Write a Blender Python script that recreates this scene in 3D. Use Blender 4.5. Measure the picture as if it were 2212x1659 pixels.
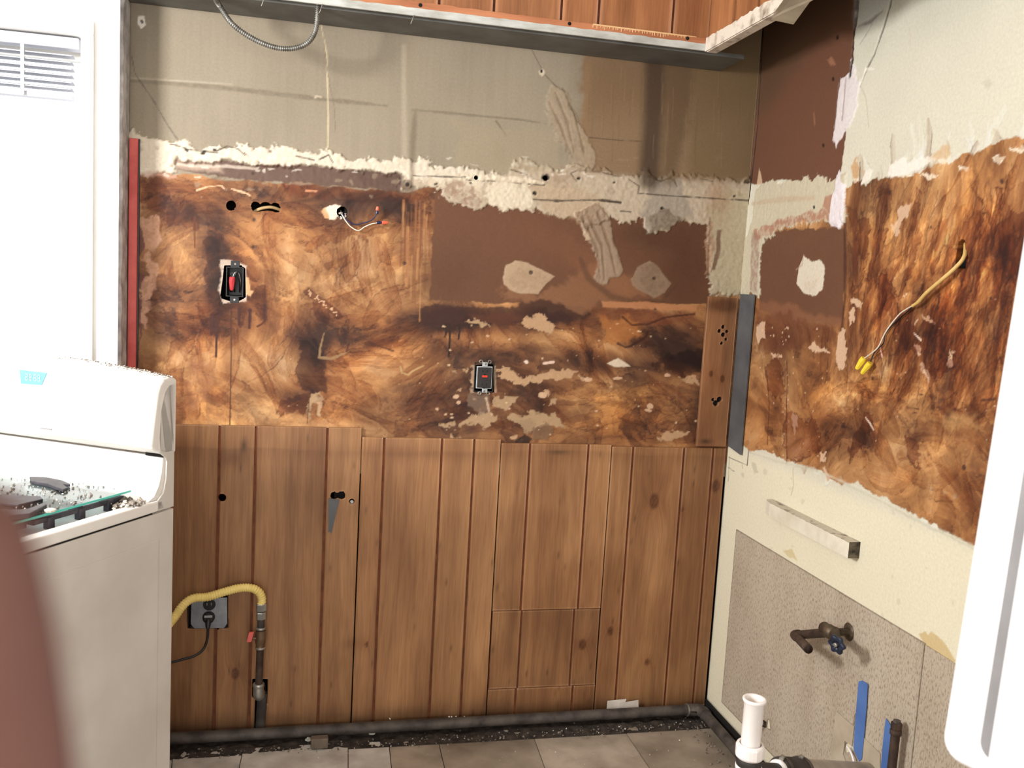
import bpy, math, random
import numpy as np
from mathutils import Vector, Matrix
random.seed(7); RNG = np.random.RandomState(11)
S = bpy.context.scene; COL = S.collection
for o in list(bpy.data.objects): bpy.data.objects.remove(o)

# ---------------------------------------------------------------- camera
W, H = 2212.0, 1659.0
YAW, PITCH, ROLL, F = 0.22194, 0.10977, 0.05624, 1923.72
CX, CY, CZ = -1.3036, -2.5952, 1.3716
CP = Vector((CX, CY, CZ))
_f = Vector((math.sin(YAW)*math.cos(PITCH), math.cos(YAW)*math.cos(PITCH), -math.sin(PITCH)))
_r = Vector((math.cos(YAW), -math.sin(YAW), 0)); _u = _r.cross(_f)
_c, _s = math.cos(ROLL), math.sin(ROLL)
CR = _r*_c + _u*_s; CU = _u*_c - _r*_s; CF = _f
cam = bpy.data.cameras.new('camera'); co = bpy.data.objects.new('camera', cam); COL.objects.link(co)
m = Matrix((CR, CU, -CF)).transposed().to_4x4(); m.translation = CP; co.matrix_world = m
cam.sensor_width = 36; cam.lens = F/W*36; cam.clip_start = .01
cam.dof.use_dof = True; cam.dof.focus_distance = 2.35; cam.dof.aperture_fstop = 9.4
S.camera = co
S.view_settings.view_transform = 'Standard'; S.view_settings.look = 'None'
S.view_settings.gamma = 1; S.view_settings.use_curve_mapping = False
S.view_settings.exposure = 0.0
# ---------------------------------------------------------------- light
wd = bpy.data.worlds.new('daylight'); S.world = wd; wd.use_nodes = True
bg = wd.node_tree.nodes['Background']; bg.inputs[0].default_value = (.93, .97, 1, 1); bg.inputs[1].default_value = 2.6
def area(name, loc, target, sx, sy, power, col):
    l = bpy.data.lights.new(name, 'AREA'); l.shape = 'RECTANGLE'; l.size = sx; l.size_y = sy
    l.energy = power; l.color = col
    o = bpy.data.objects.new(name, l); COL.objects.link(o); o.location = loc
    o.rotation_euler = (Vector(target)-Vector(loc)).to_track_quat('-Z', 'Y').to_euler()
    return o
area('left_window_daylight', (-2.98, -1.40, 1.93), (-1.7, -.35, 1.35), .36, .42, 68, (1, .985, .97))
area('rear_window_daylight', (-1.5, -4.45, 1.45), (-.7, 0, 1.1), 2.0, 1.3, 44, (1, .97, .93))

def ray(px, py): return CF + CR*((px-W/2)/F) - CU*((py-H/2)/F)
def on_y(px, py, y=0.0):
    d = ray(px, py); return CP + d*((y-CY)/d.y)
def on_x(px, py, x=0.0):
    d = ray(px, py); return CP + d*((x-CX)/d.x)
def on_z(px, py, z=0.0):
    d = ray(px, py); return CP + d*((z-CZ)/d.z)
def at_d(px, py, D): return CP + ray(px, py)*D
def bwp(p): q = on_y(*p); return (q.x, q.z)
def rwp(p): q = on_x(*p); return (q.y, q.z)

# ---------------------------------------------------------------- noise, numpy
_T = RNG.rand(64, 256, 256).astype(np.float32)
def vn(x, y, s=0):
    t = _T[s % 64]; ix = np.floor(x).astype(np.int64); iy = np.floor(y).astype(np.int64)
    fx = x-ix; fy = y-iy; fx = fx*fx*(3-2*fx); fy = fy*fy*(3-2*fy)
    a = t[iy & 255, ix & 255]; b = t[iy & 255, (ix+1) & 255]
    c = t[(iy+1) & 255, ix & 255]; d = t[(iy+1) & 255, (ix+1) & 255]
    return (a*(1-fx)+b*fx)*(1-fy)+(c*(1-fx)+d*fx)*fy
def fbm(x, y, s=0, o=4):
    r = 0; a = .5; n = 0
    for i in range(o):
        r = r + a*vn(x*2**i+7.3*i, y*2**i+3.1*i, s+i); n += a; a *= .5
    return r/n
def sst(a, b, x):
    t = np.clip((x-a)/(b-a), 0, 1); return t*t*(3-2*t)
def lin(c):
    c = np.asarray(c, dtype=np.float64)/255.0
    return np.where(c <= .04045, c/12.92, ((c+.055)/1.055)**2.4)
def sdf(U, V, P):          # >0 inside
    P = np.asarray(P, float); n = len(P)
    d = np.full(U.shape, 1e9); ins = np.zeros(U.shape, bool)
    for i in range(n):
        ax, ay = P[i-1]; bx, by = P[i]
        ex, ey = bx-ax, by-ay; L = ex*ex+ey*ey+1e-18
        t = np.clip(((U-ax)*ex+(V-ay)*ey)/L, 0, 1)
        d = np.minimum(d, (U-ax-t*ex)**2+(V-ay-t*ey)**2)
        c = (ay > V) != (by > V)
        ins ^= c & (U < (bx-ax)*(V-ay)/((by-ay) if abs(by-ay) > 1e-12 else 1e-12)+ax)
    d = np.sqrt(d); return np.where(ins, d, -d)

PX = 1/650.0               # a photo pixel on the back wall, in metres
class Paint:
    """albedo and relief of a plastered surface on a grid of wall coordinates (metres)"""
    def __init__(s, us, vs, conv, base, gain=1.0):
        s.us = np.asarray(us); s.vs = np.asarray(vs); s.U, s.V = np.meshgrid(s.us, s.vs)
        s.conv = conv; s.C = np.zeros(s.U.shape+(3,)); s.C[:] = base; s.h = np.zeros(s.U.shape)
        s.X = s.U/PX; s.Y = -s.V/PX
        s.n1 = fbm(s.X/22, s.Y/22, 1, 4)-.5; s.n2 = fbm(s.X/6, s.Y/6, 9, 3)-.5; s.n3 = fbm(s.X/22+50, s.Y/22, 5, 4)-.5; s.n4 = fbm(s.X/6+31, s.Y/6, 13, 3)-.5
    def win(s, P, pad):
        P = np.asarray(P)
        du = np.sort(s.us)
        m = (s.U >= P[:, 0].min()-pad) & (s.U <= P[:, 0].max()+pad) & (s.V >= P[:, 1].min()-pad) & (s.V <= P[:, 1].max()+pad)
        r = np.where(m.any(1))[0]; c = np.where(m.any(0))[0]
        if len(r) == 0 or len(c) == 0: return None
        return (slice(r[0], r[-1]+1), slice(c[0], c[-1]+1))
    def mix(s, w, a, col):
        C = s.C[w]; C += (np.asarray(col, float)-C)*a[..., None] if np.ndim(col) == 1 else (col-C)*a[..., None]
    def poly(s, pts, col, f=1.0, rough=4, a=1.0, h=None, fine=.5, wall=False, tex=0, edge=None, mul=None, warp=1.0):
        P = [s.conv(p) for p in pts] if not wall else pts
        w = s.win(P, (rough*2+f+12)*PX*2)
        if w is None: return
        wa = warp*min(2.2*rough, 16)*PX*2
        d = sdf(s.U[w]+wa*s.n1[w]+wa*.35*s.n2[w], s.V[w]+wa*s.n3[w]+wa*.35*s.n4[w], P)/PX
        d = d + rough*(1.0*s.n1[w]+fine*1.6*s.n2[w])
        al = sst(-f, f, d)*a
        if mul is not None: col = s.C[w]*np.asarray(mul)
        if tex: al = al*(1-tex*sst(-.05, .12, s.n2[w]+.3*s.n3[w]))
        s.mix(w, al, col)
        if edge is not None:
            e = np.exp(-((d-1.0)/1.4)**2)*edge[1]*np.clip(.6+2*s.n3[w], 0, 1); s.mix(w, e, edge[0])
        if h is not None: s.h[w] += (h*PX)*sst(-2, 2.5, d)*a*(1+.8*s.n2[w])
        return al
    def stroke(s, pts, wd, col, f=1.0, rough=1.0, a=1.0, h=None, tex=0):
        P = [s.conv(p) for p in pts]; ws = wd if isinstance(wd, (list, tuple)) else [wd]*len(P)
        w = s.win(P, (max(ws)+rough*3+f+4)*PX)
        if w is None: return
        U, V = s.U[w], s.V[w]; best = np.full(U.shape, -1e9)
        for i in range(len(P)-1):
            (ax, ay), (bx, by) = P[i], P[i+1]; ex, ey = bx-ax, by-ay; L = ex*ex+ey*ey+1e-18
            t = np.clip(((U-ax)*ex+(V-ay)*ey)/L, 0, 1)
            d = np.sqrt((U-ax-t*ex)**2+(V-ay-t*ey)**2)/PX
            best = np.maximum(best, (ws[i]*(1-t)+ws[i+1]*t)/2-d)
        d = best+rough*(1.5*s.n1[w]+1.2*s.n2[w])
        al = sst(-f, f, d)*a
        if tex: al = al*(1-tex*sst(-.05, .1, s.n2[w]))
        s.mix(w, al, col)
        if h is not None: s.h[w] += h*PX*sst(-1.5, 1.5, d)
    def blob(s, x, y, rx, ry, col, f=1.0, rough=3, a=1.0, h=None, tex=0, ang=0, edge=None):
        k = 14; c_, s_ = math.cos(ang), math.sin(ang)
        s.poly([(x+rx*math.cos(t)*c_-ry*math.sin(t)*s_, y+rx*math.cos(t)*s_+ry*math.sin(t)*c_) for t in [2*math.pi*i/k for i in range(k)]], col, f, rough, a, h, tex=tex, edge=edge)
    def soft(s, x, y, rx, ry, col, a, ang=0, warp=.5):
        q = s.conv((x, y)); w = s.win([q], max(rx, ry)*PX*2.6)
        if w is None: return
        X = (s.U[w]-q[0])/PX; Y = -(s.V[w]-q[1])/PX
        X = X+warp*60*s.n1[w]; Y = Y+warp*60*s.n3[w]
        c_, s_ = math.cos(ang), math.sin(ang); x_ = X*c_+Y*s_; y_ = -X*s_+Y*c_
        s.mix(w, np.exp(-((x_/rx)**2+(y_/ry)**2))*a, col)

def petals(pt, n, box, theta, L, W, seed, clip=None, dark=.5, amp=1.0):
    r = np.random.RandomState(seed)
    for i in range(n):
        q = pt.conv((r.uniform(box[0], box[2]), r.uniform(box[1], box[3])))
        if clip is not None and sdf(np.array([[q[0]]]), np.array([[q[1]]]), clip)[0, 0] < 6*PX: continue
        x0, y0 = q[0]/PX, -q[1]/PX
        a = float(theta(np.array([x0]), np.array([y0]))[0])+r.normal(0, .28)
        l = r.uniform(*L); wd_ = r.uniform(*W); k = r.normal(0, .0035); sd = r.choice([-1, 1])
        w = pt.win([q], (l/2+wd_+6)*PX)
        if w is None: continue
        X = pt.X[w]-x0; Y = pt.Y[w]-y0; c_, s_ = math.cos(a), math.sin(a)
        u = X*c_+Y*s_; v = -X*s_+Y*c_-k*u*u
        prof = np.clip(1-(2*u/l)**2, 0, 1)**.45
        d = wd_/2*prof-np.abs(v)-(1-np.sign(prof))*9+9*pt.n1[w]+5*pt.n2[w]
        side = np.clip(.5+sd*v/wd_, 0, 1)
        st_ = np.clip(.75+1.1*(vn(u/40+i, v/1.7+i*3.1, seed+i)-.5), 0, 1.3)
        isd = r.rand() < dark
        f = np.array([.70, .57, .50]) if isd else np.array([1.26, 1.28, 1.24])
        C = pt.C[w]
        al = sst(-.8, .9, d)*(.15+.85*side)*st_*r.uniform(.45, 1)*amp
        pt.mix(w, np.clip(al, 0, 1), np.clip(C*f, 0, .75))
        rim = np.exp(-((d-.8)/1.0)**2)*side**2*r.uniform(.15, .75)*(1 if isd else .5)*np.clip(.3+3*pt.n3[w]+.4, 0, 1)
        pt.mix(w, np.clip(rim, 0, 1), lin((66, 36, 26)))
def adhesive(pt, theta, deltas, seed, bias=0.0):
    """stained amber mastic: brushed streaks, tide lines, dark pools"""
    X, Y = pt.X, pt.Y
    th = theta(X, Y)
    dx = np.cos(th); dy = np.sin(th)
    # line integral convolution of noise along the brush directions
    def N(x, y): return .42*vn(x/3.0, y/3.0, seed)+.58*vn(x/13, y/13, seed+1)
    acc = N(X, Y); k = 1
    for sg in (1, -1):
        x = X.copy(); y = Y.copy(); ux, uy = dx, dy
        for i in range(11):
            x = x+sg*4.5*ux; y = y+sg*4.5*uy
            t2 = theta(x, y); ux = np.cos(t2); uy = np.sin(t2)
            acc = acc+N(x, y); k += 1
    lic = (acc/k-.5)
    wx = 90*(fbm(X/110, Y/110, seed+3, 3)-.5); wy = 90*(fbm(X/110, Y/110, seed+7, 3)-.5)
    big = fbm((X+wx)/150, (Y+wy)/95, seed+11, 4)-.5
    T = .60+bias+1.25*lic+.85*big+.10*pt.n2
    for (px, py, rx, ry, d, ang) in deltas:
        q = pt.conv((px, py)); x = X-q[0]/PX+wx*.5; y = Y+q[1]/PX+wy*.5
        c_, s_ = math.cos(ang), math.sin(ang)
        g = np.exp(-(((x*c_+y*s_)/rx)**2+((-x*s_+y*c_)/ry)**2)); T = T+d*g
    # tide layers with dark rims
    for j in range(7):
        sc = (60, 95, 45, 130, 70, 38, 85)[j]
        n = fbm((X+wx*1.3)/sc+13*j, (Y+wy*1.3)/(sc*.8), seed+17+j*3, 5)+.35*lic
        thr = (.56, .6, .63, .55, .61, .66, .58)[j]
        mod = sst(.4, .6, fbm(X/130+5*j, Y/130, seed+40+j, 2))
        T = T-.11*sst(thr-.004, thr+.012, n)*mod-.16*np.exp(-((n-thr-.006)/.0065)**2)*mod*sst(.35, .65, vn(X/25, Y/25, seed+50+j))
    T = np.clip(T, 0, 1)
    ks = [0, .2, .4, .6, .8, 1]; pal = lin([(56, 35, 27), (90, 57, 38), (122, 81, 52), (152, 107, 68), (178, 132, 88), (196, 155, 112)])
    C = np.stack([np.interp(T, ks, pal[:, i]) for i in range(3)], -1)
    warm = (fbm(X/80, Y/80, seed+60, 2)-.5)[..., None]
    C = C*(1+warm*np.array([.25, 0, -.3]))
    return C

# ---------------------------------------------------------------- objects
LOC = {}
def tag(o, label=None, cat=None, group=None, kind=None):
    if label: o['label'] = label
    if cat: o['category'] = cat
    if group: o['group'] = group
    if kind: o['kind'] = kind
    return o
def thing(name, loc, label, cat, group=None, rz=0):
    o = bpy.data.objects.new(name, None); COL.objects.link(o); o.location = loc; o.rotation_euler = (0, 0, rz)
    o.empty_display_size = .02
    LOC[o] = Vector(loc) if not rz else Vector((0, 0, 0)); return tag(o, label, cat, group)
def link(name, me, parent=None, mat=None):
    if mat is not None: me.materials.append(mat)
    o = bpy.data.objects.new(name, me); COL.objects.link(o)
    if parent is not None: o.parent = parent; LOC[o] = LOC.get(parent, Vector((0, 0, 0)))
    else: LOC[o] = Vector((0, 0, 0))
    return o
class MB:
    def __init__(s): s.v = []; s.f = []; s.sm = []
    def add(s, vs, fs, smooth=False):
        b = len(s.v); s.v += [tuple(v) for v in vs]; s.f += [tuple(i+b for i in f) for f in fs]; s.sm += [smooth]*len(fs); return s
    def box(s, c, d, rot=None):
        x, y, z = d[0]/2, d[1]/2, d[2]/2; R = rot or Matrix.Identity(3); c = Vector(c)
        vs = [c+R @ Vector(q) for q in ((-x, -y, -z), (x, -y, -z), (x, y, -z), (-x, y, -z), (-x, -y, z), (x, -y, z), (x, y, z), (-x, y, z))]
        return s.add(vs, [(0, 3, 2, 1), (4, 5, 6, 7), (0, 1, 5, 4), (1, 2, 6, 5), (2, 3, 7, 6), (3, 0, 4, 7)])
    def box2(s, a, b):
        return s.box([(a[i]+b[i])/2 for i in range(3)], [abs(b[i]-a[i]) for i in range(3)])
    def tube(s, path, r, n=12, caps=True, ridge=None, bore=None):
        path = [Vector(p) for p in path]; rs = list(r) if isinstance(r, (list, tuple)) else [r]*len(path)
        t0 = (path[1]-path[0]).normalized(); up = Vector((0, 0, 1)) if abs(t0.z) < .9 else Vector((1, 0, 0))
        a = t0.cross(up).normalized(); vs = []; N = len(path)
        for i, p in enumerate(path):
            t = (path[min(i+1, N-1)]-path[max(i-1, 0)]).normalized()
            a = (a-t*a.dot(t)).normalized(); b = t.cross(a)
            for k in range(n):
                w = 2*math.pi*k/n; vs.append(p+(a*math.cos(w)+b*math.sin(w))*rs[i])
        fs = [(i*n+k, i*n+(k+1) % n, (i+1)*n+(k+1) % n, (i+1)*n+k) for i in range(N-1) for k in range(n)]
        s.add(vs, fs, True)
        if caps: s.add(vs[:n], [tuple(range(n))[::-1]]); s.add(vs[-n:], [tuple(range(n))])
        return s
    def cyl(s, a, b, r, n=16, r2=None): return s.tube([a, b], [r, r if r2 is None else r2], n)
    def lathe(s, c, axis, prof, n=24):       # prof: (distance along axis, radius)
        ax = Vector(axis).normalized(); a = ax.orthogonal().normalized(); b = ax.cross(a); c = Vector(c); N = len(prof)
        vs = [c+ax*d+(a*math.cos(2*math.pi*k/n)+b*math.sin(2*math.pi*k/n))*max(r, 1e-5) for d, r in prof for k in range(n)]
        s.add(vs, [(i*n+k, i*n+(k+1) % n, (i+1)*n+(k+1) % n, (i+1)*n+k) for i in range(N-1) for k in range(n)], n > 9)
        if prof[0][1] > 1e-4: s.add(vs[:n], [tuple(range(n))[::-1]])
        if prof[-1][1] > 1e-4: s.add(vs[-n:], [tuple(range(n))])
        return s
    def prism(s, pts, nrm):                  # polygon in space extruded by nrm
        n = len(pts); a = [Vector(p) for p in pts]; b = [p+Vector(nrm) for p in a]
        return s.add(a+b, [tuple(range(n))[::-1], tuple(range(n, 2*n))]+[(i, (i+1) % n, n+(i+1) % n, n+i) for i in range(n)])
    def build(s, name, mat, parent=None, bevel=0, seg=2, local=False, smooth=False):
        me = bpy.data.meshes.new(name)
        L = Vector((0, 0, 0)) if (parent is None or local) else LOC.get(parent, Vector((0, 0, 0)))
        me.from_pydata([tuple(Vector(v)-L) for v in s.v], [], s.f); 
        me.polygons.foreach_set('use_smooth', [bool(x or smooth) for x in s.sm]); me.update()
        import bmesh
        bm = bmesh.new(); bm.from_mesh(me); bmesh.ops.recalc_face_normals(bm, faces=bm.faces); bm.to_mesh(me); bm.free()
        o = link(name, me, parent, mat)
        if local and parent is not None: LOC[o] = Vector((0, 0, 0))
        if bevel:
            md = o.modifiers.new('bevel', 'BEVEL'); md.width = bevel; md.segments = seg; md.limit_method = 'ANGLE'; md.angle_limit = math.radians(40)
        return o
def smooth_path(pts, k=8):
    pts = [Vector(p) for p in pts]; out = []; n = len(pts)
    for i in range(n-1):
        p0, p1, p2, p3 = pts[max(i-1, 0)], pts[i], pts[i+1], pts[min(i+2, n-1)]
        for j in range(k):
            t = j/k; out.append(.5*((2*p1)+(p2-p0)*t+(2*p0-5*p1+4*p2-p3)*t*t+(3*p1-p0-3*p2+p3)*t**3))
    out.append(pts[-1]); return out
def resample(path, step):
    out = [path[0]]; acc = 0
    for a, b in zip(path, path[1:]):
        L = (b-a).length; d = step-acc
        while d <= L: out.append(a+(b-a)*(d/L)); d += step
        acc = (acc+L) % step
    return out

def sheet(name, us, vs, to3, holes=(), col=None, h=None, thick=.012, parent=None, mat=None, gx=None, flip=False, joined=None):
    """a grid sheet with real cut-outs: holes are polygons in wall coordinates; rims run back by thick"""
    us = np.asarray(us, float); vs = np.asarray(vs, float); nu, nv = len(us), len(vs)
    U, V = np.meshgrid(us, vs); U = U.copy(); V = V.copy()
    keep = np.ones((nv-1, nu-1), bool)
    Uc = (U[:-1, :-1]+U[1:, 1:])/2; Vc = (V[:-1, :-1]+V[1:, 1:])/2
    st = abs(us[1]-us[0])
    if h is None: h = np.zeros(U.shape)
    for hp in holes:
        hp = np.asarray(hp, float)
        j = np.where((vs > hp[:, 1].min()-4*st) & (vs < hp[:, 1].max()+4*st))[0]; i = np.where((us > hp[:, 0].min()-4*st) & (us < hp[:, 0].max()+4*st))[0]
        if len(i) < 2 or len(j) < 2: continue
        w = (slice(j[0], j[-1]+1), slice(i[0], i[-1]+1)); wc = (slice(j[0], j[-1]), slice(i[0], i[-1]))
        d = sdf(U[w], V[w], hp); e = st*.1
        gx_ = (sdf(U[w]+e, V[w], hp)-d)/e; gy_ = (sdf(U[w], V[w]+e, hp)-d)/e
        near = np.abs(d) < st*.62
        U[w] = np.where(near, U[w]-gx_*d, U[w]); V[w] = np.where(near, V[w]-gy_*d, V[w])
        keep[wc] &= ~(sdf(Uc[wc], Vc[wc], hp) > 0)
    P = to3(U, V, h); idx = np.arange(nu*nv).reshape(nv, nu)
    q = np.stack([idx[:-1, :-1], idx[:-1, 1:], idx[1:, 1:], idx[1:, :-1]], -1)[keep]
    if flip: q = q[:, ::-1]
    verts = P.reshape(-1, 3)
    # boundary rims
    kp = np.zeros((nv+1, nu+1), bool); kp[1:-1, 1:-1] = keep
    rims = []
    a = kp[1:-1, 1:]; b = kp[1:-1, :-1]          # vertical edges (between columns)
    jj, ii = np.where(a[:, :nu] != b[:, :nu])
    rims.append(np.stack([idx[jj, ii], idx[jj+1, ii]], -1))
    a = kp[1:, 1:-1]; b = kp[:-1, 1:-1]
    jj, ii = np.where(a[:nv] != b[:nv])
    rims.append(np.stack([idx[jj, ii], idx[jj, ii+1]], -1))
    R = np.concatenate(rims); back = to3(U, V, np.full(U.shape, -thick)).reshape(-1, 3)
    ub, inv = np.unique(R, return_inverse=True); inv = inv.reshape(R.shape)
    off = len(verts); verts = np.concatenate([verts, back[ub]])
    rq = np.stack([R[:, 0], R[:, 1], off+inv[:, 1], off+inv[:, 0]], -1)
    quads = np.concatenate([q, rq]).astype(np.int32)
    me = bpy.data.meshes.new(name)
    L = np.array(LOC.get(parent, Vector((0, 0, 0)))) if parent is not None else np.zeros(3)
    me.vertices.add(len(verts)); me.vertices.foreach_set('co', (verts-L).astype(np.float32).ravel())
    me.loops.add(quads.size); me.loops.foreach_set('vertex_index', quads.ravel())
    me.polygons.add(len(quads)); me.polygons.foreach_set('loop_start', np.arange(0, quads.size, 4, dtype=np.int32))
    me.polygons.foreach_set('loop_total', np.full(len(quads), 4, dtype=np.int32)) if False else None
    me.update(calc_edges=True)
    sm = np.zeros(len(quads), bool); sm[:len(q)] = True; me.polygons.foreach_set('use_smooth', sm)
    if col is not None:
        c = np.ones((len(verts), 4), np.float32); c[:off, :3] = col.reshape(-1, 3); c[off:, :3] = c[ub, :3]*.9
        at = me.attributes.new('tint', 'FLOAT_COLOR', 'POINT'); at.data.foreach_set('color', c.ravel())
    if gx is not None:
        g = np.zeros((len(verts), 3), np.float32); g[:off] = gx.reshape(-1, 3); g[off:] = g[ub]
        at = me.attributes.new('grain', 'FLOAT_VECTOR', 'POINT'); at.data.foreach_set('vector', g.ravel())
    me.validate()
    return link(name, me, parent, mat)
def back3(y0=0.0): return lambda U, V, h: np.stack([U, y0-h, V], -1)
def right3(x0=0.0): return lambda U, V, h: np.stack([x0-h, U, V], -1)
def wall_holes(conv, lst): return [[conv(p) for p in h] for h in lst]
def circ(x, y, rx, ry=None, n=16, jit=0):
    ry = ry or rx
    return [(x+rx*math.cos(2*math.pi*i/n)*(1+jit*random.uniform(-1, 1)), y+ry*math.sin(2*math.pi*i/n)*(1+jit*random.uniform(-1, 1))) for i in range(n)]

# ---------------------------------------------------------------- materials
def nt(name, rough=.6, metal=0, spec=.4):
    m = bpy.data.materials.new(name); m.use_nodes = True; t = m.node_tree; b = t.nodes['Principled BSDF']
    b.inputs['Roughness'].default_value = rough; b.inputs['Metallic'].default_value = metal; b.inputs['Specular IOR Level'].default_value = spec
    return m, t, b
def noise(t, scale, detail=4, vec=None, rough=.55, dist=0):
    n = t.nodes.new('ShaderNodeTexNoise'); n.inputs['Scale'].default_value = scale; n.inputs['Detail'].default_value = detail
    n.inputs['Roughness'].default_value = rough; n.inputs['Distortion'].default_value = dist
    if vec: t.links.new(vec, n.inputs['Vector'])
    return n.outputs['Fac']
def ramp(t, fac, stops):
    r = t.nodes.new('ShaderNodeValToRGB'); e = r.color_ramp.elements
    while len(e) < len(stops): e.new(.5)
    for i, (p, c) in enumerate(stops):
        e[i].position = p; e[i].color = (*[float(v) for v in lin(c)], 1) if len(c) == 3 else c
    t.links.new(fac, r.inputs[0]); return r.outputs[0]
def objco(t, scale=None):
    c = t.nodes.new('ShaderNodeTexCoord'); o = c.outputs['Object']
    if scale:
        m = t.nodes.new('ShaderNodeMapping'); m.inputs['Scale'].default_value = scale; t.links.new(o, m.inputs['Vector']); o = m.outputs[0]
    return o
def bump(t, b, fac, strength=.3, dist=.002):
    n = t.nodes.new('ShaderNodeBump'); n.inputs['Strength'].default_value = strength; n.inputs['Distance'].default_value = dist
    t.links.new(fac, n.inputs['Height']); t.links.new(n.outputs[0], b.inputs['Normal'])
def mixc(t, mode, fac, a, bb):
    n = t.nodes.new('ShaderNodeMix'); n.data_type = 'RGBA'; n.blend_type = mode
    if isinstance(fac, float): n.inputs[0].default_value = fac
    else: t.links.new(fac, n.inputs[0])
    for s_, i in ((a, 6), (bb, 7)):
        if isinstance(s_, tuple): n.inputs[i].default_value = (*s_, 1)
        else: t.links.new(s_, n.inputs[i])
    return n.outputs[2]
def mat(name, c1, c2=None, scale=20, rough=.6, metal=0, bmp=.15, bd=.001, stretch=None, detail=4, spec=.4, mid=(.35, .65)):
    """two-tone procedural surface: noise between c1 and c2 (sRGB 0-255) with a little relief"""
    m, t, b = nt(name, rough, metal, spec); c2 = c2 or tuple(v*.88 for v in c1)
    v = objco(t, stretch); f = noise(t, scale, detail, v)
    t.links.new(ramp(t, f, [(mid[0], c2), (mid[1], c1)]), b.inputs['Base Color'])
    if bmp: bump(t, b, noise(t, scale*4, 3, v), bmp, bd)
    return m
def painted(name, rough=.6, fine=140, amt=.07, bmp=.12, spec=.3, varR=False):
    m, t, b = nt(name, rough, 0, spec); a = t.nodes.new('ShaderNodeAttribute'); a.attribute_name = 'tint'
    v = objco(t); f = noise(t, fine, 6, v, .7)
    g = ramp(t, f, [(.3, (int(255*(1-amt)),)*3), (.7, (255, 255, 255))])
    t.links.new(mixc(t, 'MULTIPLY', 1.0, a.outputs['Color'], g), b.inputs['Base Color'])
    bump(t, b, noise(t, 160, 5, v), bmp, .0012); return m
def woodmat(name, lo, hi, rough=.45, streak=1.0, sat=(1, 1, 1)):
    """boards: the 'grain' attribute carries across-grain, along-grain and per-board seed"""
    m, t, b = nt(name, rough, 0, .35)
    a = t.nodes.new('ShaderNodeAttribute'); a.attribute_name = 'grain'
    mp = t.nodes.new('ShaderNodeMapping'); mp.inputs['Scale'].default_value = (1, .045, 1); t.links.new(a.outputs['Vector'], mp.inputs['Vector'])
    f1 = noise(t, 230, 4, mp.outputs[0], .6); f2 = noise(t, 26, 4, mp.outputs[0], .55, .6)
    mp2 = t.nodes.new('ShaderNodeMapping'); mp2.inputs['Scale'].default_value = (1, .3, 1); t.links.new(a.outputs['Vector'], mp2.inputs['Vector'])
    f3 = noise(t, 7, 3, mp2.outputs[0])
    base = ramp(t, f2, [(.25, lo), (.75, hi)])
    c = mixc(t, 'MULTIPLY', .34*streak, base, ramp(t, f1, [(.35, (178, 164, 152)), (.6, (255, 255, 255))]))
    c = mixc(t, 'MULTIPLY', .7, c, ramp(t, f3, [(.3, (190, 172, 158)), (.65, (255, 250, 245))]))
    ti = t.nodes.new('ShaderNodeAttribute'); ti.attribute_name = 'tint'
    c = mixc(t, 'MULTIPLY', 1.0, c, ti.outputs['Color'])
    t.links.new(c, b.inputs['Base Color']); bump(t, b, f1, .15, .0006); return m
M = {}
M['plaster'] = painted('stained_plaster', .62)
M['lino'] = None
M['panel'] = woodmat('knotty_panel_wood', (144, 103, 70), (180, 136, 94))
M['soffit_wood'] = woodmat('orange_panel_wood', (146, 96, 62), (182, 128, 86))
M['board'] = woodmat('old_board_wood', (140, 98, 66), (168, 122, 86))
M['groove'] = mat('groove_wood', (116, 62, 32), (88, 44, 22), 30, .7)
M['cavity'] = mat('wall_cavity', (26, 21, 18), (12, 10, 9), 15, .95)
M['white_wall'] = mat('white_wall_paint', (246, 245, 242), (236, 234, 230), 8, .6)
M['ceiling'] = mat('ceiling_paint', (226, 222, 214), (214, 208, 200), 6, .8)
M['grey_under'] = mat('soffit_shaded_grey_paint', (104, 104, 100), (84, 82, 78), 9, .6)  # grey paint darkened further; the shade beneath the soffit is in the colour
M['trim_grey'] = mat('trim_grey_paint', (190, 193, 188), (158, 158, 151), 14, .5, bmp=.3, stretch=(1, 1, 3))
M['trim_dirty'] = mat('chipped_white_paint', (214, 204, 190), (140, 124, 108), 22, .6, bmp=.5, mid=(.3, .5))
M['trim_wood'] = mat('trim_wood', (186, 122, 84), (150, 92, 60), 12, .55, stretch=(.3, 1, 3))
M['white_enamel'] = mat('white_enamel', (232, 228, 222), (224, 220, 214), 5, .42, bmp=0, spec=.5)
M['side_enamel'] = mat('shaded_side_enamel', (206, 200, 192), (190, 183, 174), 4, .5, bmp=.05)  # white enamel toned down; the side's shade away from the window is painted in
M['fridge'] = mat('fridge_white', (244, 244, 246), (238, 238, 242), 4, .35, bmp=0, spec=.5)
M['gasket'] = mat('grey_gasket', (150, 148, 150), (130, 128, 130), 8, .6)
M['black_plastic'] = mat('black_plastic', (26, 25, 25), (14, 14, 14), 30, .4)
M['dark_brown_plastic'] = mat('dark_brown_plastic', (44, 38, 36), (34, 29, 27), 30, .35)
M['cast_iron'] = mat('cast_iron', (72, 68, 74), (44, 42, 48), 40, .45, .2)
M['black_iron'] = mat('dusty_black_pipe', (92, 84, 78), (54, 48, 45), 18, .65, .2, bmp=.3)
M['rust_iron'] = mat('rusty_iron', (84, 66, 54), (52, 40, 34), 26, .7, .3, bmp=.4)
M['galv'] = mat('galvanised_steel', (176, 174, 168), (128, 124, 116), 30, .42, .75)
M['zinc'] = mat('zinc_steel', (205, 210, 212), (170, 176, 178), 24, .3, .85)
M['dull_brass'] = mat('dull_brass', (118, 96, 74), (88, 70, 54), 26, .5, .6)
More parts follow.
